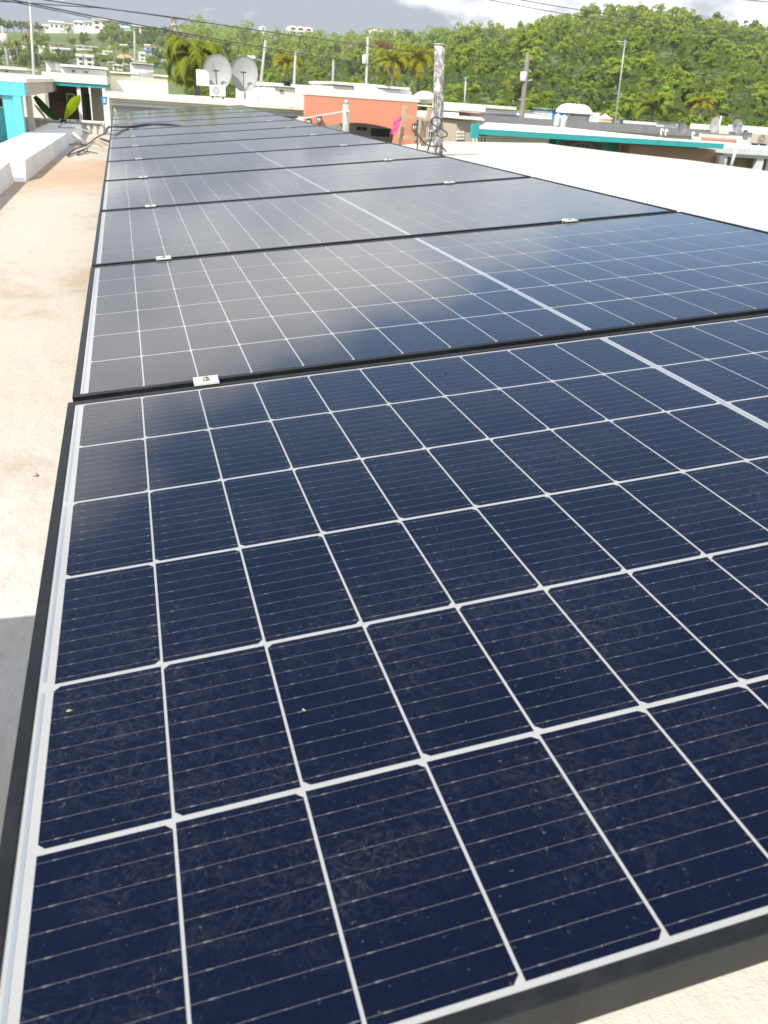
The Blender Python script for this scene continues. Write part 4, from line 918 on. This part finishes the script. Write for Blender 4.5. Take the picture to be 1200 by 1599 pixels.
LAB = {'broadleaf_tree': 'rounded green tree in the dense wood covering the hill', 'dark_tree': 'dark green tree in the dense wood covering the hill',
       'bamboo_clump': 'bright feathery bamboo clump in the dense wood covering the hill', 'slim_tree': 'slender green tree in the dense wood covering the hill', 'palm_tree': 'palm standing among the trees of the hill'}
GR = {k: k.replace('_', ' ') + 's on the wooded hill' for k in LAB}
rng = random.Random(21)
ntree = 0; left_spots = []
def clear_zone(px, py):
    return (10 < px < 300 and 44 < py < 116) or (-60 < px < 60 and 60 < py < 120)
for i in range(270):
    px_, py_ = rng.uniform(-30, 300), rng.uniform(62, 110)
    if px_ < 160 and py_ < 68: continue
    left_spots.append((px_, py_, rng.uniform(.55, 1.0)))
# right and middle wood: rows from the foot to the ridge
for px in range(300, 1420, 30):
    rows = 9
    for r in range(rows):
        s = (r + rng.uniform(-.3, .3)) / (rows - 1.0); s = max(0.0, min(1.0, s)) * .58
        x = px + rng.uniform(-18, 18); p = terr(x, s)
        if px < 640: kind = rng.choices(['broadleaf_tree', 'dark_tree', 'bamboo_clump', 'slim_tree', 'palm_tree'], [5, 2, 2, 1, .5])[0]
        else: kind = rng.choices(['broadleaf_tree', 'dark_tree', 'bamboo_clump', 'slim_tree', 'palm_tree'], [3.2, 1.3, 6 if s < .6 else 1.5, .5, .3])[0]
        k2 = ((.74 if px > 640 else .60) - (.30 if px > 640 else .2) * s) * (p.y + 60) / 300
        put(kind, p - Vector((0, 0, .4)), k2 * rng.uniform(.7, 1.25) * (1.25 if kind == 'bamboo_clump' else 1), LAB[kind], GR[kind]); ntree += 1
# left hill and town: scattered, smaller in the picture
LABL = {'broadleaf_tree': 'small green tree among the houses of the left hill', 'dark_tree': 'dark green tree among the houses of the left hill', 'palm_tree': 'palm among the houses of the left hill'}
def left_tree(px, py, k, kind=None):
    kind = kind or rng.choices(['broadleaf_tree', 'dark_tree', 'palm_tree'], [5, 3, .7])[0]; p = hit(px, py)
    put(kind, p - Vector((0, 0, .3)), k * .45 * p.y / 300, LABL[kind], kind.replace('_', ' ') + 's of the left hill')
for px, py, k in [(5, 42, 1.0), (12, 46, .9), (22, 50, .9), (33, 46, .8), (42, 44, .9), (60, 38, .8), (105, 36, .6), (172, 35, .9), (180, 34, .9), (228, 42, .8), (240, 46, .9), (252, 44, .8), (262, 50, .9), (284, 44, 1.1), (296, 44, 1.2),
                  (170, 56, .8), (178, 62, .9), (190, 60, .8), (200, 64, .8), (212, 60, .9), (222, 66, .9), (232, 62, .9), (245, 66, 1.0), (256, 68, .9), (268, 64, 1.0), (280, 70, 1.0), (292, 66, 1.0), (235, 74, .8), (250, 74, .8), (272, 76, .9), (288, 80, 1.0),
                  (8, 88, .7), (20, 90, .7), (30, 86, .7), (70, 76, .6), (74, 90, .8), (92, 92, .8), (104, 94, .8), (112, 96, .7), (150, 86, .6), (152, 98, .8), (163, 102, .9), (174, 100, .8), (186, 104, .8), (200, 104, .8), (160, 84, .6), (140, 66, .4), (128, 68, .5), (108, 68, .5), (44, 66, .5), (55, 67, .6), (190, 76, .6), (205, 78, .6), (245, 92, .9), (256, 98, 1.0), (268, 104, 1.1), (280, 100, 1.0), (292, 104, 1.2), (240, 106, .9), (225, 76, .6), (175, 72, .5), (28, 76, .6), (50, 76, .5), (115, 86, .5), (143, 90, .5), (5, 66, .7), (14, 72, .6)]:
    left_tree(px, py, k)
TB = [(77, 66, 100, 84), (93, 74, 115, 85), (119, 70, 153, 85), (119, 83, 147, 104), (160, 78, 176, 85), (178, 83, 212, 102), (217, 80, 227, 95), (226, 77, 243, 87), (248, 77, 267, 87), (22, 64, 45, 80), (60, 70, 70, 84), (200, 70, 212, 77), (214, 94, 232, 103), (0, 75, 18, 83), (176, 70, 190, 77)]
left_spots = [q for q in left_spots if not any(b[0] - 4 < q[0] < b[2] + 4 and b[1] + 2 < q[1] < b[3] + 12 for b in TB)]
for px, py, k in left_spots: left_tree(px, py, k)
for px, py, k in [(30, 106, .75), (48, 104, .9), (62, 106, .8), (15, 104, .7), (180, 112, .7), (195, 112, .65)]:
    p = hit(px, min(py, 108)); put('palm_tree', p, k * .75 * p.y / 190, 'bushy palm in front of the far left houses', 'palms before the far left houses')
p = hit(275, 46); put('palm_tree', p, 1.0 * p.y / 420, 'dark palm standing on the skyline beside the pinkish tower house', None)
# singled-out trees
def near_tree(kind, px, py, Y, s, lab, sz=None): return put(kind, P(px, py, Y), s, lab, None, 'tree', sz)
pt_ = palm_mesh(31, 17, 3.1, 4.6, 1.25, True, 40)
bp = thing('palm_tree', 'tall palm with drooping olive fronds left of the satellite dishes', 'palm', (P(308, 130, 62).x, 62, GZ))
sp_ = MB(); n_t = 0
cr_, tr_ = MB(), MB(); zo = P(308, 92, 62).z - 4.6 - .6
for f, mi in zip(pt_.f, pt_.m):
    d = cr_ if mi == 0 else tr_; b = len(d.v); d.v += [tuple(Vector(pt_.v[i]) + Vector((bp.location.x, 62, zo))) for i in f]; d.f.append(list(range(b, b + len(f)))); d.m.append(0); d.sm.append(mi == 1)
cr_.build('crown', MT['oliv'], bp); tr_.build('trunk', MT['palmbark'], bp)
near_tree('yellow_palm', 612, 152, 88, 1.05, 'yellow-green palm behind the orange facade, left of the two'); near_tree('yellow_palm', 652, 154, 88, 1.15, 'yellow-green palm behind the orange facade, right of the two, next to the mast')
near_tree('yellow_palm', 448, 136, 100, .8, 'small yellow palm right of the satellite dishes'); near_tree('yellow_palm', 1090, 200, 95, .9, 'yellowing bush palm under the wood at the right')
near_tree('low_palm', 1015, 200, 92, 1.1, 'low spreading palm under the wood right of the antenna')
for x, y, s, l in ((600, 96, .9, 'rust-orange flowering tree in the wood, upper one'), (622, 128, .8, 'rust-orange flowering tree just above the orange facade')):
    p = hit(x, y); put('flame_tree', p, s * .7 * p.y / 200, l, None)
for x, y, s, l in ((443, 62, .8, 'round tree covering the middle of the white apartment block'), (607, 62, .9, 'tall tree between the two parts of the ridge-top white building'), (523, 64, .8, 'round dark tree on the skyline right of the apartment block'), (925, 26, .8, 'wide tree crowning the top of the wooded hill'), (1010, 32, .8, 'broad tree on the skyline right of the hill top'), (1105, 46, .9, 'clump of trees on the right skyline'), (860, 44, .9, 'pale tall tree on the left shoulder of the wooded hill')):
    p = hit(x, y); put('broadleaf_tree', p, s * .5 * p.y / 300, l, None)

for x in (400, 412, 424, 436, 449, 462, 476, 490, 505, 570, 583, 597, 612, 626, 638):
    p = terr(x, .97); put('broadleaf_tree', p, .55 * random.uniform(.8, 1.1) * p.y / 400, 'green tree screening the foot of the white buildings on the skyline', 'trees below the skyline buildings')
# the far upper wood, which reads as one mass
wm = MB(); wr = random.Random(77)
def small_crown(p, s, mi):
    nl = wr.randint(5, 9); rx = 2.6 * s; rz = 2.1 * s; c0_ = p + Vector((0, 0, 3.0 * s))
    for i in range(nl):
        a = wr.uniform(0, 6.28); rr = rx * sqrt(wr.random()) * .75; c = c0_ + Vector((cos(a) * rr, sin(a) * rr, wr.uniform(-.6, 1) * rz)); r = wr.uniform(.7, 1.25) * s
        pts = []
        for j in range(34):
            t_ = wr.uniform(0, 6.28); cz = wr.uniform(-.4, 1); q = sqrt(1 - cz * cz); n = Vector((q * cos(t_), q * sin(t_), cz)); pts.append((c + n * r * wr.uniform(.8, 1.05), n))
        leaf_mesh(pts, .62 * s ** .5, wr, wm, mi)
for px in range(300, 1430, 13):
    for r in range(12):
        s_ = .54 + .47 * (r + wr.uniform(-.5, .5)) / 11; s_ = min(1.0, s_); p = terr(px + wr.uniform(-8, 8), s_)
        small_crown(p - Vector((0, 0, .5)), wr.uniform(.55, 1.25) * (.85 if px > 640 else 1.05) * p.y / 290, wr.choices([0, 1, 2, 3], [5, 2.0, 2.2, .9])[0])
tag(wm.build('far_woodland', [MT['leafy'], MT['darkf'], MT['bamboo'], MT['dryf']]), 'distant mixed wood covering the upper slope of the hill', 'woodland', kind='stuff')
# undergrowth: countless low leaves over the wooded slopes
m = MB(); r2 = random.Random(5); pts = []
for i in range(15000):
    px = r2.uniform(290, 1420); s = r2.uniform(0, 1.0); p = terr(px, s); n = Vector((r2.gauss(0, .5), -.6, 1)).normalized()
    pts.append((p + Vector((0, 0, r2.uniform(.2, 3.0))), n))
leaf_mesh(pts, 1.3, r2, m); tag(m.build('undergrowth', MT['brush']), 'low leafy undergrowth between the trees of the hill', 'undergrowth', kind='stuff')
# grass slope of the left hill
m = MB(); g = []
for i in range(14):
    for j in range(6): g.append(terr(18 + i * 11.5, .60 + j * .065) + Vector((0, 0, .25)))
m.add(g, [(i * 6 + j, (i + 1) * 6 + j, (i + 1) * 6 + j + 1, i * 6 + j + 1) for i in range(13) for j in range(5)], 0, True); tag(m.build('grass', MT['grass']), kind='structure')

# ---------------------------------------------------------------- town on the left hill
def town(x0, y0, x1, y1, wall, roof, lab, wins=(), dep=8, roof_h=.22, hip=False, drop=2.5, storey=False):
    """a house whose picture box is given; stands on the slope under its lower edge"""
    p = hit((x0 + x1) / 2, y1); Y = p.y; a = P(x0, y0, Y); b = P(x1, y1, Y); h = a.z - b.z
    t = thing('house', lab, 'house', ((a.x + b.x) / 2, Y, b.z - drop)); drop = max(drop, b.z - p.z + .5); rh_ = h * roof_h; m = MB(); e = (b.x - a.x) * .04
    if hip:
        zt_ = a.z - rh_ * 1.6; cx_ = (a.x + b.x) / 2; q = (b.x - a.x) * .22
        m.add([(a.x - e, Y - .5, zt_), (b.x + e, Y - .5, zt_), (b.x + e, Y + dep + .5, zt_), (a.x - e, Y + dep + .5, zt_), (cx_ - q, Y + dep / 2, a.z), (cx_ + q, Y + dep / 2, a.z)], [(0, 1, 5, 4), (1, 2, 5), (2, 3, 4, 5), (3, 0, 4), (3, 2, 1, 0)]); wt = zt_ - .003
    else: m.box((a.x - e, Y - .5, a.z - rh_), (b.x + e, Y + dep + .3, a.z)); wt = a.z - rh_ - .003
    m.build('roof', MT[roof], t); m = MB(); m.box((a.x, Y, b.z - drop), (b.x, Y + dep, wt)); m.build('wall', MT[wall], t)
    H = wt - b.z
    for u0, u1, v0, v1 in wins:
        m = MB(); X0 = a.x + (b.x - a.x) * u0; X1 = a.x + (b.x - a.x) * u1; Z0 = b.z + H * v0; Z1 = b.z + H * v1; fr = min(X1 - X0, Z1 - Z0) * .1
        m.box((X0, Y - .12, Z0), (X0 + fr, Y - .003, Z1)); m.box((X1 - fr, Y - .12, Z0), (X1, Y - .003, Z1)); m.box((X0 + fr, Y - .12, Z1 - fr), (X1 - fr, Y - .003, Z1)); m.box((X0 + fr, Y - .12, Z0), (X1 - fr, Y - .003, Z0 + fr))
        f = m.build('window', MT['white'], t); m = MB(); m.box((X0 + fr, Y - .05, Z0 + fr), (X1 - fr, Y - .004, Z1 - fr)); m.build('pane', MT['glass'], f)
    return t
W2 = ((.12, .38, .3, .75), (.6, .86, .3, .75)); W3 = ((.08, .26, .25, .7), (.4, .58, .25, .7), (.74, .92, .25, .7)); W22 = ((.12, .4, .08, .4), (.6, .88, .08, .4), (.12, .4, .58, .9), (.6, .88, .58, .9))
town(144, 27, 170, 47, 'white', 'cream', 'two-storey cream villa with dark openings on the left hill crest', W22)
town(131, 31, 145, 43, 'white', 'greyw', 'lower white wing left of the two-storey villa', W2)
town(114, 30, 131, 41, 'white', 'white', 'white gabled house on the crest left of the villa', W2, hip=True)
town(76, 31, 100, 46, 'white', 'white', 'white open-porched house on the crest above the grass slope', W3)
town(61, 36, 78, 47, 'cream', 'cream', 'cream hipped house at the left end of the crest row', W2, hip=True)
town(43, 38, 60, 47, 'pinkw', 'tile', 'greyish small house behind the thin pole on the crest', W2)
town(100, 35, 114, 42, 'cream', 'cream', 'low cream house between the white crest houses', W2)
town(186, 32, 203, 42, 'pale', 'blue', 'house with a blue roof on the crest right of the villa', W2)
town(176, 40, 200, 50, 'white', 'cream', 'long white house under the blue-roofed one', W3)
town(207, 38, 228, 49, 'white', 'cream', 'white house on the crest nearest the palm', W2)
town(234, 41, 246, 48, 'cream', 'white', 'tiny cream house near the skyline left of the tower house', W2)
town(266, 35, 279, 48, 'pinkw', 'tile', 'pinkish tower house with a hipped roof on the skyline', W2, hip=True)
town(22, 64, 36, 73, 'pinkw', 'cream', 'small pinkish house at the foot of the grass slope, left', W2)
town(35, 71, 45, 80, 'white', 'white', 'small white house below the pinkish one', W2)
town(77, 66, 100, 73, 'cream', 'tile', 'cream house with a pinkish roof under the grass slope', W3)
town(78, 73, 92, 84, 'white', 'white', 'white house below the pinkish roof', W2)
town(93, 74, 115, 85, 'pale', 'white', 'pale blue house under the grass slope', W3)
town(119, 70, 153, 77, 'white', 'white', 'long white roofed house under the grass slope', W3)
town(134, 77, 145, 85, 'orange', 'tile', 'tiny orange house under the long white roof', W2)
town(119, 83, 147, 104, 'white', 'white', 'white two-storey house with four windows in the left town', W22)
town(160, 78, 176, 85, 'white', 'cream', 'small cream-roofed house right of the orange one', W2)
town(178, 83, 212, 102, 'white', 'tile', 'white house with a tan hipped roof in the left town', W2, hip=True, roof_h=.35)
town(217, 80, 227, 95, 'white', 'white', 'narrow tall white house right of the tan hipped roof', ((.25, .75, .15, .4), (.25, .75, .6, .85)))
town(226, 77, 243, 87, 'pale', 'blue', 'pale house with a blue roof in the left town', W2)
town(248, 77, 267, 87, 'white', 'cream', 'white house beside the palm, on the slope', W2)
town(0, 75, 18, 83, 'pale', 'white', 'pale blue house at the left border under the grass slope', W2)
town(60, 70, 70, 84, 'white', 'white', 'narrow white house in the gap behind the thin pole', ((.25, .75, .15, .4),))
town(176, 70, 190, 77, 'cream', 'white', 'cream cottage on the slope over the cream-roofed house', W2)
town(200, 70, 212, 76, 'white', 'cream', 'white cottage at the right end of the long row', W2)
town(176, 100, 192, 108, 'cream', 'cream', 'cream low house under the tan hipped roof', W2)
town(214, 94, 232, 103, 'white', 'cream', 'bright white house under the narrow tall one', W2)
fill = random.Random(3)
for i in range(26):
    x = fill.uniform(-5, 262); y = fill.uniform(68, 106)
    if x < 150 and y < 70: continue
    w_ = fill.uniform(9, 17); h_ = fill.uniform(5, 9)
    h = town(x, y - h_, x + w_, y, fill.choice(['white', 'white', 'cream', 'pale', 'greyw']), fill.choice(['white', 'cream', 'white', 'tile']), 'tiny pale house scattered among the trees of the left town', W2, hip=fill.random() < .25)
    h['group'] = 'tiny houses scattered in the left town'
# ridge-top apartments
def apartments(x0, y0, x1, y1, bays, lab):
    p = hit((x0 + x1) / 2, y1); Y = p.y; a = P(x0, y0, Y); b = P(x1, y1, Y); t = thing('apartment_block', lab, 'apartment block', ((a.x + b.x) / 2, Y, b.z - 2))
    MB().box((a.x, Y, min(b.z, p.z) - 2), (b.x, Y + 9, a.z)).build('wall', MT['white'], t); H = a.z - b.z; w = (b.x - a.x) / bays
    m = MB()
    for i in range(bays): 
        c = a.x + w * (i + .5); n = 8; m.prism([(c - w * .42, a.z + .003), (c + w * .42, a.z + .003)] + [(c + w * .42 * cos(pi * k_ / n), a.z + .003 + w * .16 * sin(pi * k_ / n)) for k_ in range(1, n)], Y, Y + 9)
    m.build('roof', MT['white'], t)
    for i in range(bays):
        for fl in range(2):
            X0 = a.x + w * (i + .2); X1 = a.x + w * (i + .8); Z0 = b.z + H * (.08 + .5 * fl); Z1 = Z0 + H * .34
            m = MB(); m.box((X0, Y - .5, Z0), (X1, Y - .4, Z0 + H * .1)); f = m.build('balcony', MT['white'], t); m = MB(); m.box((X0, Y - .02, Z0), (X1, Y - .004, Z1)); m.build('opening', MT['hole'], f)
apartments(408, 41, 415, 48, 1, 'small white end of the ridge apartments left of the round tree'); apartments(452, 41, 488, 57, 3, 'white apartment block with arched bays on the skyline')
apartments(581, 47, 603, 61, 2, 'white building on the skyline left of the tall tree'); apartments(620, 49, 626, 63, 1, 'white slim tower on the skyline right of the tall tree')
town(521, 58, 547, 66, 'white', 'cream', 'low white house peeping over the trees right of the apartments', W3); town(592, 66, 612, 72, 'white', 'white', 'white roof among the trees below the skyline building', W2)
town(246, 79, 262, 86, 'white', 'white', 'white-walled house left of the palm crown', W2)
# guard rail on the slope
t = thing('guard_rail', 'white post-and-rail fence along the top of the grass slope', 'fence', hit(110, 50)); m = MB(); n = MB(); prev = None
for i in range(18):
    x = 80 + i * 4.0; y = 45.5 + i * .42; p = hit(x, y + 2); p.z += .1; n.box((p.x - .12, p.y - .1, p.z - .5), (p.x + .12, p.y + .1, p.z + 1.5))
    if prev: m.beam(prev + Vector((0, 0, 1.3)), p + Vector((0, 0, 1.3)), .22)
    prev = p
m.build('rail', MT['white'], t); n.build('posts', MT['white'], t)

# ---------------------------------------------------------------- thin haze over the valley
hm = bpy.data.materials.new('haze'); hm.use_nodes = True; nt = hm.node_tree
for n in list(nt.nodes):
    if n.type != 'OUTPUT_MATERIAL': nt.nodes.remove(n)
vol = nt.nodes.new('ShaderNodeVolumePrincipled'); vol.inputs['Color'].default_value = (.93, .95, 1.0, 1); vol.inputs['Density'].default_value = .00024
nt.links.new(vol.outputs[0], nt.nodes['Material Output'].inputs['Volume'])
hz_ = MB().box((-260, -60, GZ - 2), (460, 720, 75)).build('haze', hm); tag(hz_, kind='stuff')
